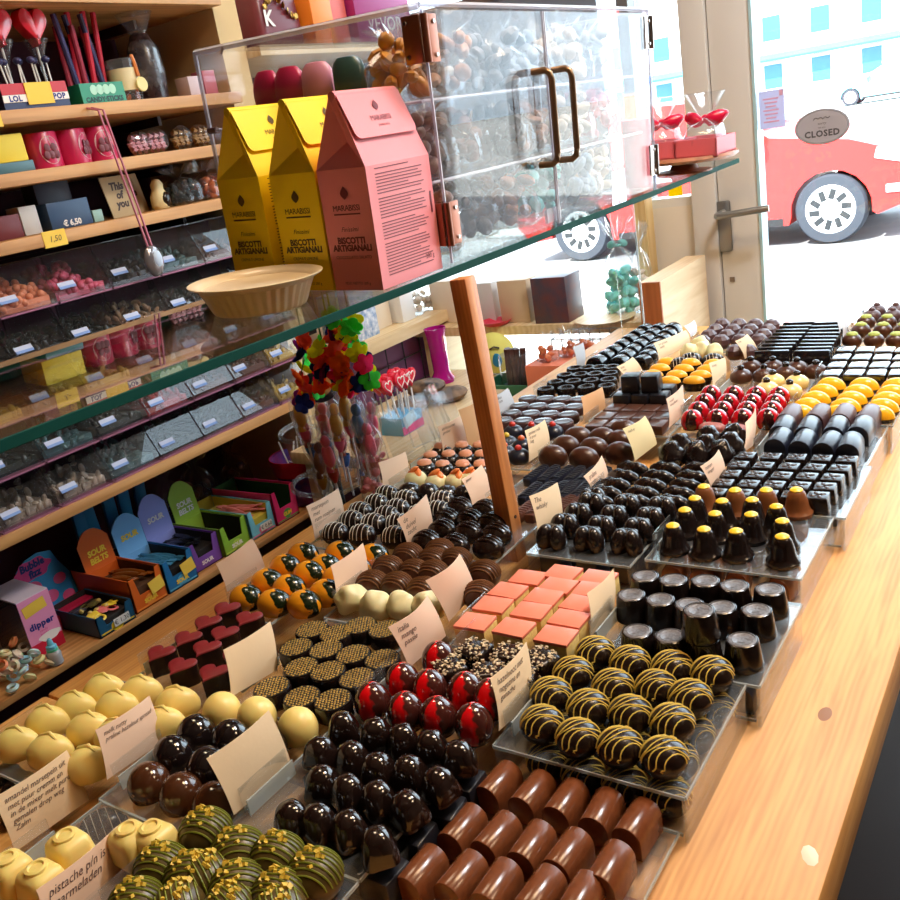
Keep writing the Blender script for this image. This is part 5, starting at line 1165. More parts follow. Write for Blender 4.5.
# lollipop bucket
r = thing('lollipop_bucket', 'red lollipop bucket with yellow flower emblem', 'bucket', (-1.56,1.495,S0+.0005)); 
obj('bucket_body', lathe([(.045,0),(.052,.004),(.066,.115),(.070,.117),(.070,.122),(.064,.120),(.05,.02),(0,.018)],28), mat('bucket_print', rgb(150,60,120), .35, col2=rgb(60,60,140), scale=30), r)
obj('red_rim', lathe([(.0625,.080),(.0685,.1225),(.0705,.1225),(.0705,.1175),(.0650,.080)],28), plain('bucket_red',190,24,40,.3), r)
obj('flower_emblem', onplane(([Vector((.024*math.cos(a)*(1+.12*math.cos(8*a)), .024*math.sin(a)*(1+.12*math.cos(8*a)), 0)) for a in [i*PI/24 for i in range(48)]], [list(range(48))]), (.0625,.005,.06), (0,1,0), (-.1,0,1), .002), plain('flower_yellow',250,206,40,.4), r)
obj('lettering', onplane(text_shape('Chupa\nChups', .011, .1, .9, 'CENTER', bold=.0008, line=.8), (.0625,.005,.062), (0,1,0), (-.1,0,1), .004), plain('bucket_red',190,24,40,.3), r)
obj('price_card', box(.001,.042,.02,(.073,-.006,.098),rot=(.15,.1,0)), TXW, r); obj('price', onplane(text_shape('€ 0,30',.010,0,1,'CENTER'),(.075,-.006,.103),(0,1,0),(-.1,0,1),.001), TXD, r)
obj('handle', tube([(.02+.055*math.cos(a)*1.0,.07*math.cos(PI/2-a),.10-.05*math.sin(a)) for a in [PI*i/14 for i in range(15)]],.0016,6), plain('wire_white',200,200,200,.4), r)
for i in range(7):
    a = i*2.4; o = thing('lollipop', 'lollipop standing head down in the red bucket', 'lollipop', (-1.56+.030*math.cos(a),1.495+.030*math.sin(a),S0+.085), (random.uniform(-.35,.35),random.uniform(-.35,.35),0), 'lollipops in the red bucket')
    obj('stick', tube([(0,0,0),(0,0,.075)],.002,6), TXW, o); obj('sweet_head', ball(.0125,.0125,.0125,(0,0,-.004),12,8), plain('lolly_red',206,50,60,.3), o)
# ---------------------------------------------------------------- upper shelves
def tin(y, rz, i):
    r = thing('pink_tin', ('leftmost','middle','rightmost')[i]+' pink tin with round portrait label on the shelf', 'tin', (-1.555,y,S3+.0003), (0,0,rz), 'pink tins')
    obj('tin_body', lathe([(.029,0),(.030,.001),(.030,.060),(.029,.0615),(.027,.060),(0,.060)],32), plain('raspberry_tin',196,36,84,.3), r)
    obj('medallion', [(lambda q: ([Vector((.0304*math.cos(.75*q.x/.02*.9), .0304*math.sin(.75*q.x/.02*.9), q.y+.03)) for q in q], [list(range(len(q)))]))([Vector((.019*math.cos(a), .024*math.sin(a), 0)) for a in [i_*PI/14 for i_ in range(28)]])], plain('medallion_rose',206,160,160,.5), r)
    obj('portrait', [ball(.0015,.006,.0075,(.0305,dy,z_),10,6) for dy, z_ in ((-.006,.034),(.006,.034),(0,.022),(-.009,.022),(.009,.022))], plain('portrait_brown',120,60,70,.5), r)
for i, (y, rz) in enumerate([(1.048,-.1),(1.108,.5),(1.168,-.2)]): tin(y, rz, i)
simplebox((-1.56,.965,S3+.0003), (.07,.08,.018), plain('teal_tin',70,110,120,.4), 'flat teal box under the yellow box, left of the tins')
simplebox((-1.56,.955,S3+.0186), (.07,.085,.045), plain('yellow_candy_carton',232,204,40,.5), 'yellow box with colourful wheel on the teal box')
o = obj('color_wheel', [], TXD) if False else None
for i, (y, m_, lb) in enumerate([(1.275,plain('pink_wrap',214,150,160,.35),'pink twisted sweets in clear wrap'),(1.32,plain('pink_wrap',214,150,160,.35),'second pack of pink twisted sweets'),(1.385,plain('amber_twists',160,116,50,.4),'amber twisted sweets in clear wrap'),(1.44,plain('amber_twists',160,116,50,.4),'last pack of amber twisted sweets at the right')]):
    r = thing('twist_pack', lb+' on the tin shelf', 'sweets', (-1.57,y,S3+.0003), group='twisted sweets on the tin shelf')
    for q in range(3): obj('twist', tube([(.0,-.018+.014*q+.006*math.sin(a*2),.008+.0035*a) for a in [j*.9 for j in range(10)]],.0062,7), m_, r)
    obj('film', ball(.02,.026,.024,(0,0,.0245),14,8,fn=rough(.003,90,i)), FILM, r)
# S2 goods
simplebox((-1.57,1.06,S2+.0003), (.05,.088,.048), plain('blue_gift',44,74,110,.4), 'blue box with photo window and price', txt='€ 6,50', th=.010, tv=.08)
simplebox((-1.62,1.075,S2+.0003), (.04,.075,.085), plain('slate_box',52,50,66,.5), 'tall slate box behind the blue box')
simplebox((-1.56,1.118,S2+.0003), (.03,.022,.022), plain('mint_box',150,190,180,.4), 'small mint green box beside the blue box')
simplebox((-1.575,.985,S2+.0003), (.04,.035,.05), plain('white_black_box',200,196,190,.5), 'white and dark box left of the blue box')
simplebox((-1.575,.935,S2+.0003), (.05,.055,.04), plain('dark_red_box',110,36,40,.5), 'dark red box behind the yellow price tag')
for i, (y, txt, lb) in enumerate([(1.185,'This\nof\nyou','kraft greeting card with brush lettering'),(1.25,'2x\nlove','second kraft card partly behind the cord')]):
    r = thing('greeting_card', lb, 'card', (-1.55-.05*i,y,S2+.0003), (0,-.18,.08)); obj('card', box(.002,.066,.078), plain('kraft_paper',176,152,112,.7), r); obj('lettering', onplane(text_shape(txt,.014,.2,1,'CENTER',bold=.001,line=.85),(.001,0,.052),(0,1,0),(0,0,1)), TXD, r)
r = thing('chocolate_penguin', 'white and dark chocolate figure in a clear bag', 'sweet', (-1.57,1.29,S2+.0003)); obj('figure_body', lathe([(.016,0),(.021,.006),(.020,.026),(.013,.038),(.014,.048),(.008,.057),(0,.059)],18,sx=.8), plain('white_figure',226,206,150,.5), r); obj('dark_belly', ball(.008,.013,.015,(.012,.006,.017),12,8), DARK, r)
for i, (y, m_) in enumerate([(1.355,plain('dark_teal_sweets',30,46,50,.4)),(1.43,plain('orange_wrap_sweets',206,110,60,.35))]): bag((-1.58,y,S2+.0003), .05,.042,.075, m_, ('dark teal','orange')[i]+' sweets in a clear bag on the right of the shelf', 22, .011, 'bags above the candy bins')
# S4 goods
r = thing('lollipop_display', 'red white and blue box full of heart lollipops', 'box', (-1.575,1.055,S4+.0003)); w_ = .13
obj('tray_body', box(.075,w_,.045), plain('display_navy',34,44,90,.4), r); obj('red_band', box(.0015,w_,.018,(.0385,0,.027)), plain('display_red',190,30,40,.4), r); obj('white_band', box(.0015,w_,.012,(.0385,0,.0145)), TXW, r)
obj('lettering', [onplane(text_shape('LOL',.009,0,1.1,'CENTER',bold=.0006),(.0392,-.042,.016),(0,1,0),(0,0,1),.0005), onplane(text_shape('POP',.009,0,1.1,'CENTER',bold=.0006),(.0392,.045,.016),(0,1,0),(0,0,1),.0005)], plain('navy_print',22,50,130,.5), r)
obj('price_note', box(.0012,.052,.036,(.0405,.006,.009)), plain('yellow_note',240,200,70,.6), r)
for i in range(8):
    o = thing('lollipop', 'small lollipop stick in the red white blue box', 'lollipop', (-1.56+.012*(i%2),1.0+.0145*i,S4+.0455), (random.uniform(-.1,.1),random.uniform(-.1,.1),0), 'small lollipops in the display box'); obj('stick', tube([(0,0,0),(0,0,.035)],.0016,6), TXW, o); obj('sweet_head', ball(.008,.008,.006,(0,0,.038),10,6), plain('lolly_navy',50,50,90,.3), o)
for i, (y, x) in enumerate([(1.035,-1.565),(1.10,-1.56)]):
    r = thing('wrapped_heart', ('left','right')[i]+' big red wrapped heart lollipop above the display box', 'lollipop', (x,y,S4+.0458), group='big heart lollipops')
    obj('heart', prism(heartpoly(.058,.062), -.012, .012, 1, .004, (0,0,.092), (PI/2,0,PI/2)), plain('heart_foil',214,30,50,.22,coat=.6), r); obj('film_skirt', lathe([(.003,.0),(.004,.030),(.012,.052),(.022,.072)],16), FILM, r); obj('stick', tube([(0,0,0),(0,0,.06)],.0022,6), TXW, r)
r = thing('candy_stick_tray', 'green box of candy sticks', 'box', (-1.565,1.195,S4+.0003)); obj('tray_body', box(.06,.098,.038), plain('emerald_box',30,140,104,.4), r)
obj('lettering', onplane(text_shape('CANDY·STICKS',.0085,0,1,'CENTER',bold=.0006),(.030,0,.005),(0,1,0),(0,0,1)), plain('dark_green_print',14,60,60,.5), r); obj('printed_figures', [onplane(([Vector((.008*math.cos(a),.009*math.sin(a),0)) for a in [i*PI/6 for i in range(12)]],[list(range(12))]),(.030,-.02+.014*q,.026),(0,1,0),(0,0,1),.0005) for q in range(4)], plain('mint_print',170,220,196,.5), r)
for i in range(9):
    o = obj('candy_stick', tube([(0,0,0),(0,0,.105+.02*(i%3))],.0055,8), [plain('stick_rose',160,50,70,.25),plain('stick_navy',60,56,96,.25),plain('stick_red',196,40,60,.25)][i%3], loc=(-1.575+.008*(i%2),1.158+.0095*i,S4+.0385), rot=(.12*math.sin(i*2.1)-.05,-.05,0)); tag(o, 'wrapped candy stick standing in the green box, '+ordn(i)+' from left', 'sweet', 'candy sticks in the green box')
r = thing('clear_tub', 'clear tub with paper label and gold medal ribbon', 'tub', (-1.565,1.275,S4+.0003)); obj('tub_body', lathe([(.026,0),(.028,.002),(.030,.078),(.028,.08)],26), sheet('tub_plastic',(.75,.7,.68,1),.05,1.45,1.3,haze=.06), r); obj('paper_label', lathe([(.0293,.022),(.0303,.062)],26), plain('tub_label',226,214,170,.6), r); obj('toffees', lumps(14,.024,.024,.05,.008,.002), plain('toffee',190,100,40,.35), r); obj('ribbon', tube([(.024,.01,.084),(.03,.008,.07),(.033,.008,.045)],.004,6), plain('copper_ribbon',210,120,50,.3), r); obj('medal', lathe([(0,.0),(.013,0),(.0135,.0015),(.012,.003),(0,.003)],26,(.034,.010,.030),(0,PI/2,0)), plain('medal_face',222,206,130,.35), r)
r = thing('wrapped_bottle', 'dark chocolate bottle in crinkled clear film', 'bottle', (-1.575,1.345,S4+.0003)); obj('bottle', lathe([(.026,0),(.030,.004),(.032,.05),(.030,.095),(.018,.125),(.012,.13)],22), mat('foil_dark', rgb(52,34,34), .25, var=.5, scale=80), r); obj('film', lathe([(.028,0),(.034,.05),(.031,.098),(.015,.128),(.028,.150),(.036,.165)],17), FILM, r, sharp=10)
simplebox((-1.70,1.42,S4+.0003), (.05,.10,.10), plain('navy_gift',24,26,44,.4), 'dark navy box with gold coin at the shelf end')
o = obj('gold_coin', lathe([(0,0),(.014,0),(.0145,.0015),(.012,.003),(0,.003)],26,(0,0,0),(0,PI/2,0)), GOLD, loc=(-1.676,1.43,S4+.075), label=None); tag(o, 'gold chocolate coin leaning on the navy box', 'coin')
simplebox((-1.56,1.43,S4+.0003), (.04,.035,.04), plain('mauve_pack',196,176,180,.5), 'mauve sweets pack before the navy box')
simplebox((-1.56,1.475,S4+.0003), (.035,.035,.05), plain('rose_pack',176,80,90,.5), 'rose coloured pack at the right shelf end')
simplebox((-1.57,.94,S4+.0003), (.05,.07,.05), plain('dark_red_box',110,36,40,.5), 'dark red box at the left picture edge')
# price notes clipped to the shelf edges
for i, (y, z, txt) in enumerate([(.985,S2,'1,50'),(.93,S4,'3,-')]):
    r = thing('price_tag', 'yellow price note on the '+('shelf above the candy bins','shelf with the lollipop box')[i], 'tag', (-1.5006,y,z-.012)); obj('note', box(.0016,.046,.028,(.0008,0,-.013)), plain('yellow_note',240,200,70,.6), r); obj('price', onplane(text_shape(txt,.010,.2,1,'CENTER'),(.0017,0,-.004),(0,1,0),(0,0,1)), TXD, r)
# cord with silver pendant hanging from the lollipop shelf
r = thing('hanging_pendant', 'pink cord with oval silver pendant hanging before the shelves', 'pendant', (-1.47,1.13,S4-.03)); obj('cord', [tube([(-.03,-.006,.022),(0,-.006,.014),(.003,.004,-.10),(.005,.018,-.235)],.0022,6), tube([(-.03,.004,.022),(0,.004,.014),(.004,.014,-.10),(.006,.026,-.235)],.0022,6)], plain('pink_cord',190,110,130,.5), r)
obj('pendant', ball(.010,.022,.030,(.006,.022,-.262),18,10), mat('silver_pendant', rgb(150,146,150), .2, metal=.7), r); obj('pendant_face', ball(.004,.010,.016,(.0145,.026,-.258),14,8), plain('pale_face',190,206,226,.3), r)
random.seed(21)
# ---------------------------------------------------------------- flower garland and the lollipop stand beneath it
NEON = [paper('neon_orange',rgb(255,110,40),.35), paper('neon_yellow',rgb(240,246,40),.35), paper('neon_green',rgb(90,250,110),.35), paper('neon_pink',rgb(255,60,130),.35), paper('navy_petal',rgb(44,56,130),.35), paper('purple_petal',rgb(130,36,120),.35), paper('coral_petal',rgb(255,104,90),.35)]
seq = [[6,6,0,5,4,2,1,0],[0,2,1,1,0,6,4,5,3,0,2,1],[2,2,1,0,4,5,6,3,0,1],[6,0,1,0,0,5,3,6],[2,1,4,4,3,0,1]]
paths = [[(306,262),(312,290),(305,318),(308,348),(300,392),(310,405)],[(322,285),(345,292),(350,318),(340,352),(352,378),(345,395)],[(345,262),(350,275),(342,300),(350,330),(343,365)],[(332,290),(340,330),(358,350),(368,380)],[(352,280),(362,300),(362,335),(368,360),(372,385)]]
paths = [[(302,262),(300,278),(300,300),(302,330),(306,368),(303,402)],[(330,262),(322,300),(320,325),(322,345),(330,372),(336,388)],[(345,322),(338,332),(346,350),(340,368),(345,385)],[(350,320),(356,345),(364,360),(366,378),(358,392)],[(330,330),(332,348),(322,362),(318,380),(304,395)]]
paths = [[(302,335),(300,345),(304,360),(300,378),(304,392),(302,404)],[(322,342),(318,352),(322,362),(320,374),(318,388),(306,400)],[(332,318),(340,322),(330,333),(342,340),(348,330),(352,322)],[(334,352),(342,362),(338,372),(346,382),(336,390)],[(356,350),(362,360),(368,368),(370,380),(358,384),(350,392)]]
ytop = .95
r = thing('flower_garland', 'garland of neon cloth flowers hanging under the glass shelf', 'garland', (-.90, ytop, 1.15))
O = Vector(r.location); cords = []; groups = {}
for pth in paths:
    P = [aty(x, y, ytop+.02*math.sin(i*1.7))-O for i, (x, y) in enumerate(pth)]
    cords.append(tube([P[0]+Vector((0,0,.252-.15+.0-P[0].z+.0)) if False else Vector((P[0].x,P[0].y,1.2515-O.z))]+P, .0014, 5))
fi = 0
def flower(c, s, tilt):
    out = []
    for q in range(5):
        a = 2*PI*q/5
        out.append(ball(s*.62, s*.50, s*.16, (s*.55, 0, 0), 10, 5, rot=None, fn=rough(s*.16, 90, q)))
        v, f = out[-1]; Rm = Euler((tilt[0],tilt[1],tilt[2])).to_matrix() @ Euler((0,-.35,a)).to_matrix()
        Rm = Euler(tilt).to_matrix() @ Matrix.Rotation(a, 3, 'Z') @ Matrix.Rotation(-.35, 3, 'Y')
        out[-1] = ([Rm @ p + c for p in v], f)
    return out
obj('cord', cords, plain('green_cord',60,120,60,.6), r)
for gi, pth in enumerate(paths):
    n = 13
    for i in range(n):
        t = i/(n-1)*(len(pth)-1); k = min(int(t), len(pth)-2); u = t-k
        x = pth[k][0]*(1-u)+pth[k+1][0]*u; y = pth[k][1]*(1-u)+pth[k+1][1]*u
        c = aty(x, y, ytop+random.uniform(-.025,.02))-O
        m_ = NEON[seq[gi][i % len(seq[gi])]]
        obj('cloth_flower', flower(c, .0155, (random.uniform(.6,2.2), random.uniform(-.6,.6), random.uniform(0,6))), m_, r)
# stand with wrapped lollipops
bx = aty(345, 520, .98)
r = thing('lollipop_stand', 'round black stand holding wrapped novelty lollipops', 'stand', (-1.0, 1.03, 0)); 
obj('stand_base', lathe([(.09,0),(.09,.012),(.02,.02),(.012,.03)],28), BLK, r); obj('stand_pole', tube([(0,0,.02),(0,0,1.08)],.008,10), BLK, r); [obj('holder_ring', [lathe([(.069,z-.003),(.075,z-.003),(.075,z+.003),(.069,z+.003),(.069,z-.003)],28), box(.142,.006,.006,(0,0,z-.003))], ACR, r) for z in (.90,.99)]
obj('round_sign', [lathe([(0,-.003),(.026,-.003),(.027,0),(.026,.003),(0,.003)],26,(.055,-.045,1.075),(0,PI/2,-.6))], plain('navy_disc',26,30,70,.4), r); obj('sign_print', [lathe([(.010,0),(.016,.0006),(.010,.0012)],20,(.0582,-.0475,1.075),(0,PI/2,-.6)), lathe([(0,0),(.006,.0006),(0,.0012)],12,(.0585,-.0477,1.092),(0,PI/2,-.6))], plain('disc_gold',220,180,110,.4), r)
WR = [plain('wrap_gold',214,160,60,.3), plain('wrap_pink',236,90,130,.3), plain('wrap_red',190,60,50,.3), plain('wrap_blue',60,120,190,.3), plain('wrap_brown',130,80,50,.3)]
LP = [(306,430,0),(312,445,2),(350,425,0),(334,470,1),(360,475,3),(320,478,4),(318,415,0),(325,440,2),(338,440,0),(345,455,2),(352,442,4),(362,440,3),(372,440,1),(376,460,1),(330,460,4),(366,462,1)]
LP.sort()
PLACE = [ordn(i) for i in range(12)]+['thirteenth','fourteenth','fifteenth','sixteenth']
for i, (x, y, c_) in enumerate(LP):
    p = aty(x, y, .97+.025*(i % 3)); h = .085
    r = thing('novelty_lollipop', 'wrapped '+('gold','pink','dark red','blue','brown')[c_]+' novelty lollipop below the garland, '+PLACE[i]+' from left', 'lollipop', (p.x, p.y, p.z-.05), (random.uniform(-.08,.08), random.uniform(-.1,.1), 0), 'novelty lollipops under the garland')
    obj('figure', [ball(.010,.009,.020,(0,0,.075),12,8,fn=rough(.002,200,i)), ball(.008,.007,.010,(.002,0,.100),12,8), ball(.006,.006,.012,(-.004,0,.050),10,6)], WR[c_], r)
    obj('twist', lathe([(.003,.03),(.008,.042),(.009,.05),(.004,.036)],10), WR[(c_+1)%5], r); obj('stick', tube([(0,0,-.02),(0,0,.06)],.0018,6), TXW, r)
    obj('film', lathe([(.006,.022),(.013,.045),(.015,.08),(.012,.108),(.004,.116),(.010,.13)],12), FILM, r, sharp=12)
for i, (x, y) in enumerate([(372,490),(380,470)]):
    p = aty(x, y, .955+.02*i); bag((p.x,p.y,p.z-.04), .018,.016,.15, PKC, ('left','right')[i]+' slim clear bag of pink sweets on the stand', 14, .008, 'slim bags on the lollipop stand')
# ---------------------------------------------------------------- heart lollipops in a blue and pink box
p = atx(398, 441, -1.33); zt = .7725
p = atz(403,430,zt); bx_, by_ = p.x, p.y
r = thing('heart_lollipop_box', 'small blue and pink box holding red heart lollipops', 'box', (bx_,by_,zt)); obj('tray_body', box(.065,.080,.042), plain('box_sky',80,170,216,.4), r); obj('pink_band', box(.0015,.081,.018,(.0332,0,.002)), plain('box_fuchsia',226,60,140,.4), r); obj('price_card', box(.001,.045,.028,(.036,-.010,.020),rot=(.2,0,0)), plain('pale_blue_card',190,220,236,.6), r)
for i in range(12):
    o = thing('heart_lollipop', 'red heart lollipop with white outline in the blue box', 'lollipop', (bx_-.022+.022*(i%3),by_-.032+.0205*(i//3),zt+.043), (random.uniform(-.15,.15),random.uniform(-.15,.15),0), 'red heart lollipops'); obj('stick', tube([(0,0,0),(0,0,.05)],.002,6), TXW, o)
    obj('heart', prism(heartpoly(.042,.042), -.005, .005, 1, .001, (0,0,.075), (PI/2,0,PI/2)), plain('heart_red',216,26,54,.3), o); hp = heartpoly(.026,.026); obj('white_outline', tube([(.0056,x,.075+y) for x, y in hp],.0013,5,True), TXW, o)
# empty folded clear bags before the stand
for i in range(5):
    p = atz(388+13*i, 452-8*i, .80); w_ = .033
    V = [Vector((0,-w_,0)),Vector((0,w_,0)),Vector((-.02,w_*1.1,.105)),Vector((-.02,-w_*1.1,.105)),Vector((.014,0,.03)),Vector((-.002,.004,.07))]
    o = obj('clear_bag', (V+[q+Vector((-.010,0,0)) for q in V], [[0,1,4],[1,2,5,4],[2,3,5],[3,0,4,5],[6,10,7],[7,10,11,8],[8,11,9],[9,11,10,6],[1,0,6,7],[2,1,7,8],[0,3,9,6]]), FILM, loc=(-1.17+.05*(i%2), 1.432+.038*i, zt+.0005), rot=(0,0,.3*math.sin(i*2))); tag(o, 'crumpled empty clear bag on the low table, '+ordn(i)+' from left', 'bag', 'empty clear bags on the low table')
# dark pasta bags, magenta vase, plush, jar, crate on the table
def pillow(loc, w, d, h, m, label, rz=0, cat='pack', group=None):
    o = obj('sweets_pack', ball(w/2,d/2,h/2,(0,0,h/2),20,10,fn=rough(.006,30,loc[1]*9)), m, loc=loc, rot=(0,0,rz)); return tag(o, label, cat, group)
DP = mat('dark_pack', rgb(150,118,90), .55, col2=rgb(30,22,22), scale=30)
for i, (x, y, z) in enumerate([(-1.36,1.72,zt),(-1.30,1.80,zt),(-1.40,1.83,zt),(-1.335,1.76,zt+.032)]): pillow((x,y,z), .10,.085,.034, DP, 'dark glossy sweets pack in the heap on the low table, '+ordn(i)+' of four', i, group='dark packs on the low table')
MAG = mat('magenta_glass', rgb(214,30,170), .1, trans=.5)
p = atx(437, 355, -1.30); o = obj('magenta_vase', lathe([(.030,0),(.033,.01),(.022,.03),(.024,.12),(.03,.15),(.027,.15),(.02,.03),(0,.02)],24), MAG, loc=(-1.42,1.95,zt)); tag(o, 'magenta glass vase behind the dark packs', 'vase')
r = thing('wire_grid', 'black wire grid against the plum wall', 'grid', (-1.592,1.98,S0+.0005)); obj('wires', [tube([(0,y,.002),(0,y,.29)],.002,5) for y in [-.28+.08*i for i in range(8)]]+[tube([(0,-.29,z),(0,.29,z)],.002,5) for z in (.05,.13,.21,.285)], BLK, r)
pc = aty(490, 345, 1.83)
r = thing('plush_emoji', 'yellow plush ball with blue tear behind the wooden post', 'toy', (atz(497,373,zt).x, atz(497,373,zt).y, zt)); PL = mat('yellow_plush', rgb(226,222,120), .9, bump=.4, bscale=600)
obj('plush_body', ball(.058,.046,.056,(0,0,.056),24,14), PL, r); [obj('blue_tear', ball(.016,.006,.019,(s*.030,-.038,.047),14,8), plain('tear_blue',40,140,190,.7), r) for s in (-1,1)]; obj('brow', [tube([(s*.016,-.044,.078),(s*.028,-.041,.084),(s*.040,-.034,.079)],.0025,6) for s in (-1,1)], TXD, r)
pj = atz(528, 378, zt+.01)
r = thing('sweets_crate', 'green plastic crate with white label on the low table', 'crate', (atz(516,393,zt).x,atz(516,393,zt).y,zt)); GC = plain('crate_green',40,110,80,.45)
obj('crate_body', [box(.13,.10,.006), box(.13,.004,.036,(0,-.05,0)), box(.13,.004,.036,(0,.05,0)), box(.004,.10,.036,(.065,0,0)), box(.004,.10,.036,(-.065,0,0))], GC, r); obj('label', box(.05,.0012,.016,(-.01,-.053,.010)), TXW, r)
r = thing('clear_jar', 'clear jar of chocolate sticks standing in the green crate', 'jar', (atz(518,392,zt).x,atz(518,392,zt).y,zt+.0065)); obj('jar_wall', lathe([(.034,0),(.037,.004),(.037,.088),(.035,.092)],24), sheet('jar_plastic',(.92,.93,.95,1),.02,1.45,1.4,haze=.05), r)
for i in range(7):
    o = obj('chocolate_stick', tube([(0,0,0),(0,0,.10)],.008,8), mat('stick_chocolate', rgb(78,44,38), .4, var=.3, scale=60), loc=(atz(518,392,zt).x+.018*math.cos(i*1.05)*(i>0),atz(518,392,zt).y+.018*math.sin(i*1.05)*(i>0),zt+.012), rot=(.12*math.sin(i),.12*math.cos(i*2),0)); tag(o, 'brown chocolate stick in the clear jar', 'sweet', 'chocolate sticks in the clear jar')
# peach coloured boxes
PEA = plain('peach_carton',244,140,110,.5)
def at3(px, py, z): return atz(px, py, z)
q = atz(566, 372, .80)
simplebox((-1.005,1.885,zt), (.15,.14,.085), PEA, 'wide peach gift box lying on the low table')
for i, (x, y) in enumerate([(-1.04,1.86),(-1.0,1.90),(-.965,1.92)]): bag((x,y,zt+.0855), .028,.028,.06, mat('peach_sweets', rgb(250,140,90), .4, var=.3, scale=50), ('left','middle','right')[i]+' small bag of peach sweets on the peach box', 10, .010, 'small bags on the peach box')
pass
# ledge by the window with its goods
lg = thing('window_ledge', 'pale wooden ledge along the shop window', 'ledge', (-1.22, 2.18, .0)); obj('ledge_board', box(.74,.20,.025,(0,0,.865)), PALEW, lg); [obj('ledge_support', box(.03,.16,.865,(s*.34,0,0)), PALEW, lg) for s in (-1,1)]
zl = .8905
simplebox((-1.50,2.18,zl), (.10,.09,.12), plain('cream_pack',222,206,184,.5), 'cream box on the window ledge, leftmost')
simplebox((-1.38,2.17,zl), (.09,.09,.11), plain('grey_pack',206,204,206,.5), 'light grey box on the window ledge, second')
simplebox((-1.265,2.16,zl), (.09,.09,.115), plain('sand_pack',212,190,160,.5), 'sand coloured box on the window ledge, third')
simplebox((-1.145,2.14,zl), (.10,.09,.12), mat('photo_print_box', rgb(110,64,66), .4, col2=rgb(70,66,84), scale=30), 'dark printed box on the window ledge')
o = obj('red_dish', lathe([(.03,0),(.034,.003),(.045,.012),(.042,.012),(.03,.005),(0,.004)],24), plain('red_dish',214,50,80,.4), loc=(-1.32,2.10,zl)); tag(o, 'small red dish before the ledge boxes', 'dish')
o = obj('wood_plate', lathe([(.05,0),(.075,.006),(.078,.009),(.07,.008),(0,.004)],28), PALEW, loc=(-1.0,2.11,zl)); tag(o, 'flat wooden plate at the right end of the ledge', 'plate')
TQ = mat('turquoise_film', rgb(140,214,210), .2, trans=.5)
pb = aty(612, 265, 2.1)
bag((-.975,2.17,zl), .045,.04,.24, mat('bright_turquoise', rgb(130,226,222), .4, sss=.2), 'tall clear gift bag with turquoise filling by the window', 40, .017, 'gift bags by the window', ribbon=TEALC)
bag((-.93,2.20,.8905), .03,.03,.22, WHC, 'slim clear gift bag next to the turquoise one', 12, .012, 'gift bags by the window')
r = thing('wire_basket', 'open wire basket at the end of the ledge', 'basket', (-1.01,2.01,zt)); obj('wires', [tube([(x,-.05,0),(x,-.05,.11)],.0016,5) for x in [-.07+.028*i for i in range(6)]]+[tube([(-.07,s*.05,z),(.07,s*.05,z)],.0016,5) for z in (.002,.04,.08,.11) for s in (-1,1)]+[tube([(s*.07,-.05,z),(s*.07,.05,z)],.0016,5) for z in (.002,.04,.08,.11) for s in (-1,1)]+[tube([(x,.05,0),(x,.05,.11)],.0016,5) for x in [-.07+.028*i for i in range(6)]], STEEL, r)
simplebox((-1.01,2.01,zt+.004), (.10,.07,.06), plain('white_pack',226,226,230,.5), 'white pack inside the wire basket')
o = obj('folded_leaflets', [box(.12,.07,.003,(0,0,.003*i),rot=(0,0,.3*i)) for i in range(5)], plain('blue_grey_paper',130,156,180,.6), loc=(-1.17,1.97,zt)); tag(o, 'stack of blue grey leaflets on the low table', 'leaflets')
# ---------------------------------------------------------------- pink goods at the far end of the glass shelf
r = thing('cake_stand', 'round wooden stand on the far end of the glass shelf', 'stand', (-.617,1.70,ZG+.0005)); WST = wood('stand_wood', rgb(186,124,90), rgb(140,84,56), 0, .4)
obj('stand_foot', lathe([(.05,0),(.05,.003),(.026,.006),(.022,.014),(.03,.018)],26), WST, r); obj('stand_plate', lathe([(.03,.018),(.090,.021),(.097,.026),(.095,.031),(.090,.030),(0,.0285)],36), WST, r)
zs = ZG+.0295
PKB = plain('rose_box',226,110,120,.5)
r = thing('pink_tube', 'tall pink cardboard tube on the glass shelf', 'box', (-.628,1.51,ZG+.0005)); obj('tube_body', lathe([(.0225,0),(.0225,.100),(0,.100)],32), PKB, r); obj('tube_lid', lathe([(.0238,.086),(.0238,.107),(.0225,.1085),(0,.1085)],32), PKB, r)
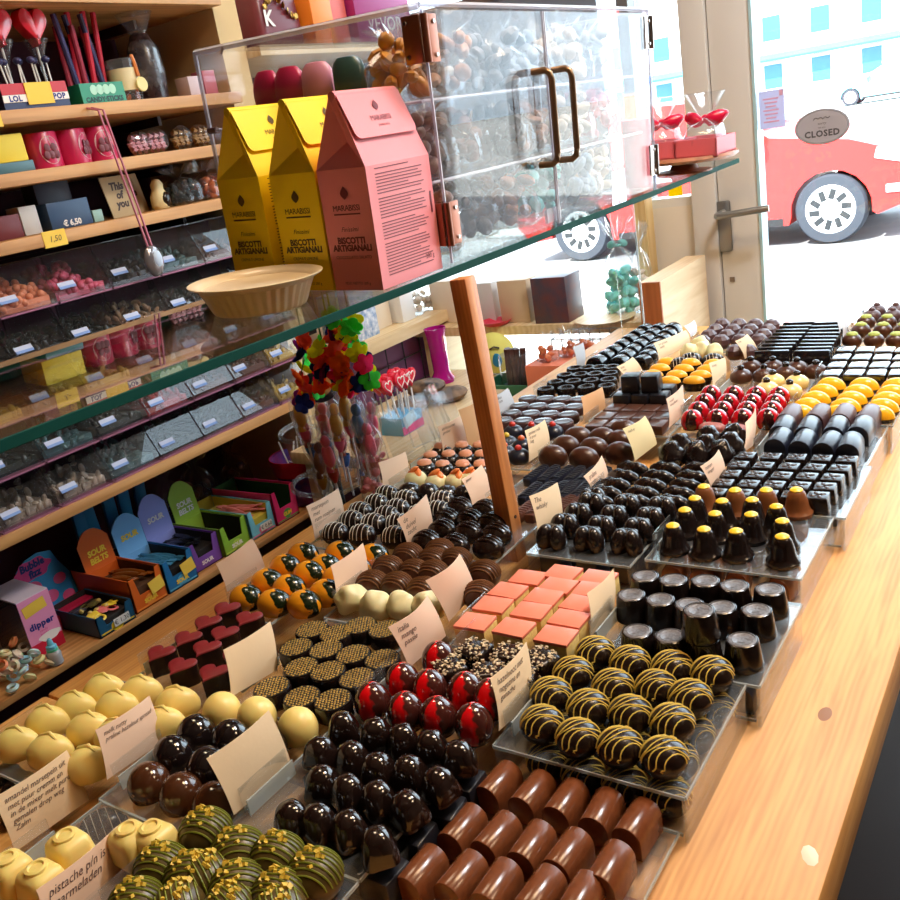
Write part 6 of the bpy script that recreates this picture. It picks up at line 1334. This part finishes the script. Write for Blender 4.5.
def open_box(loc, rz, label):
    r = thing('gift_tray', label, 'box', loc, (0,0,rz), 'pink gift trays on the round stand'); obj('tray_body', [box(.075,.10,.003), box(.003,.10,.030,(.036,0,0)), box(.003,.10,.030,(-.036,0,0)), box(.075,.003,.030,(0,.0485,0)), box(.075,.003,.030,(0,-.0485,0))], PKB, r)
    obj('film_wrap', ball(.038,.050,.040,(0,0,.022),18,8,-.2,fn=rough(.006,50,rz*3)), FILM, r); obj('gathered_film', lathe([(.006,.056),(.010,.064),(.030,.095),(.036,.104)],13), FILM, r, sharp=8)
    obj('bow', [ball(.022,.010,.012,(s*.018,.004*s,.060),14,8,rot=(0,-.3*s,.5*s),fn=rough(.004,80,s)) for s in (-1,1)]+[ball(.008,.008,.008,(0,0,.060),10,6)], plain('red_ribbon',206,20,60,.25), r)
    for q in range(4): 
        s = obj('bonbon', ball(.012,.012,.010,(0,0,.008),12,8), [WHC,DKC,PKC,WHC][q], loc=Vector(loc)+Vector((math.cos(rz)*(.016*(q%2*2-1))-math.sin(rz)*(.022*(q//2*2-1)), math.sin(rz)*(.016*(q%2*2-1))+math.cos(rz)*(.022*(q//2*2-1)), .0035))); tag(s, 'bonbon inside the wrapped pink tray, '+label.split()[0], 'chocolate', 'bonbons in the pink trays')
open_box((-.652,1.69,zs+.0003), .03, 'left pink gift tray with red bow'); open_box((-.572,1.69,zs+.0003), -.03, 'right pink gift tray with red bow and film')
# the glass shelf hangs a little higher at the back: everything on it leans with it
TILT = math.atan(.045); PIV = Vector((-.577, 0, ZG)); RT = Matrix.Rotation(TILT, 4, 'Y')
MT = Matrix.Translation(PIV) @ RT @ Matrix.Translation(-PIV)
bpy.context.view_layer.update()
for o in list(sc.objects):
    if o.parent is None and o.type in ('MESH', 'EMPTY') and 'label' in o.keys() and -.95 < o.location.x < -.55 and -.3 < o.location.y < 2.0 and o.location.z > ZG-.012 and o.name.split('.')[0] not in ('shelf_post',):
        o.matrix_world = MT @ o.matrix_basis
# ---------------------------------------------------------------- picture
sc.view_settings.view_transform = 'Standard'; sc.view_settings.look = 'None'; sc.view_settings.gamma = 1; sc.view_settings.exposure = -.1
sc.view_settings.use_curve_mapping = False
cy = sc.cycles
cy.max_bounces = 14; cy.transparent_max_bounces = 28; cy.diffuse_bounces = 4; cy.glossy_bounces = 5; cy.transmission_bounces = 8
cy.caustics_reflective = False; cy.caustics_refractive = False; cy.sample_clamp_indirect = 6
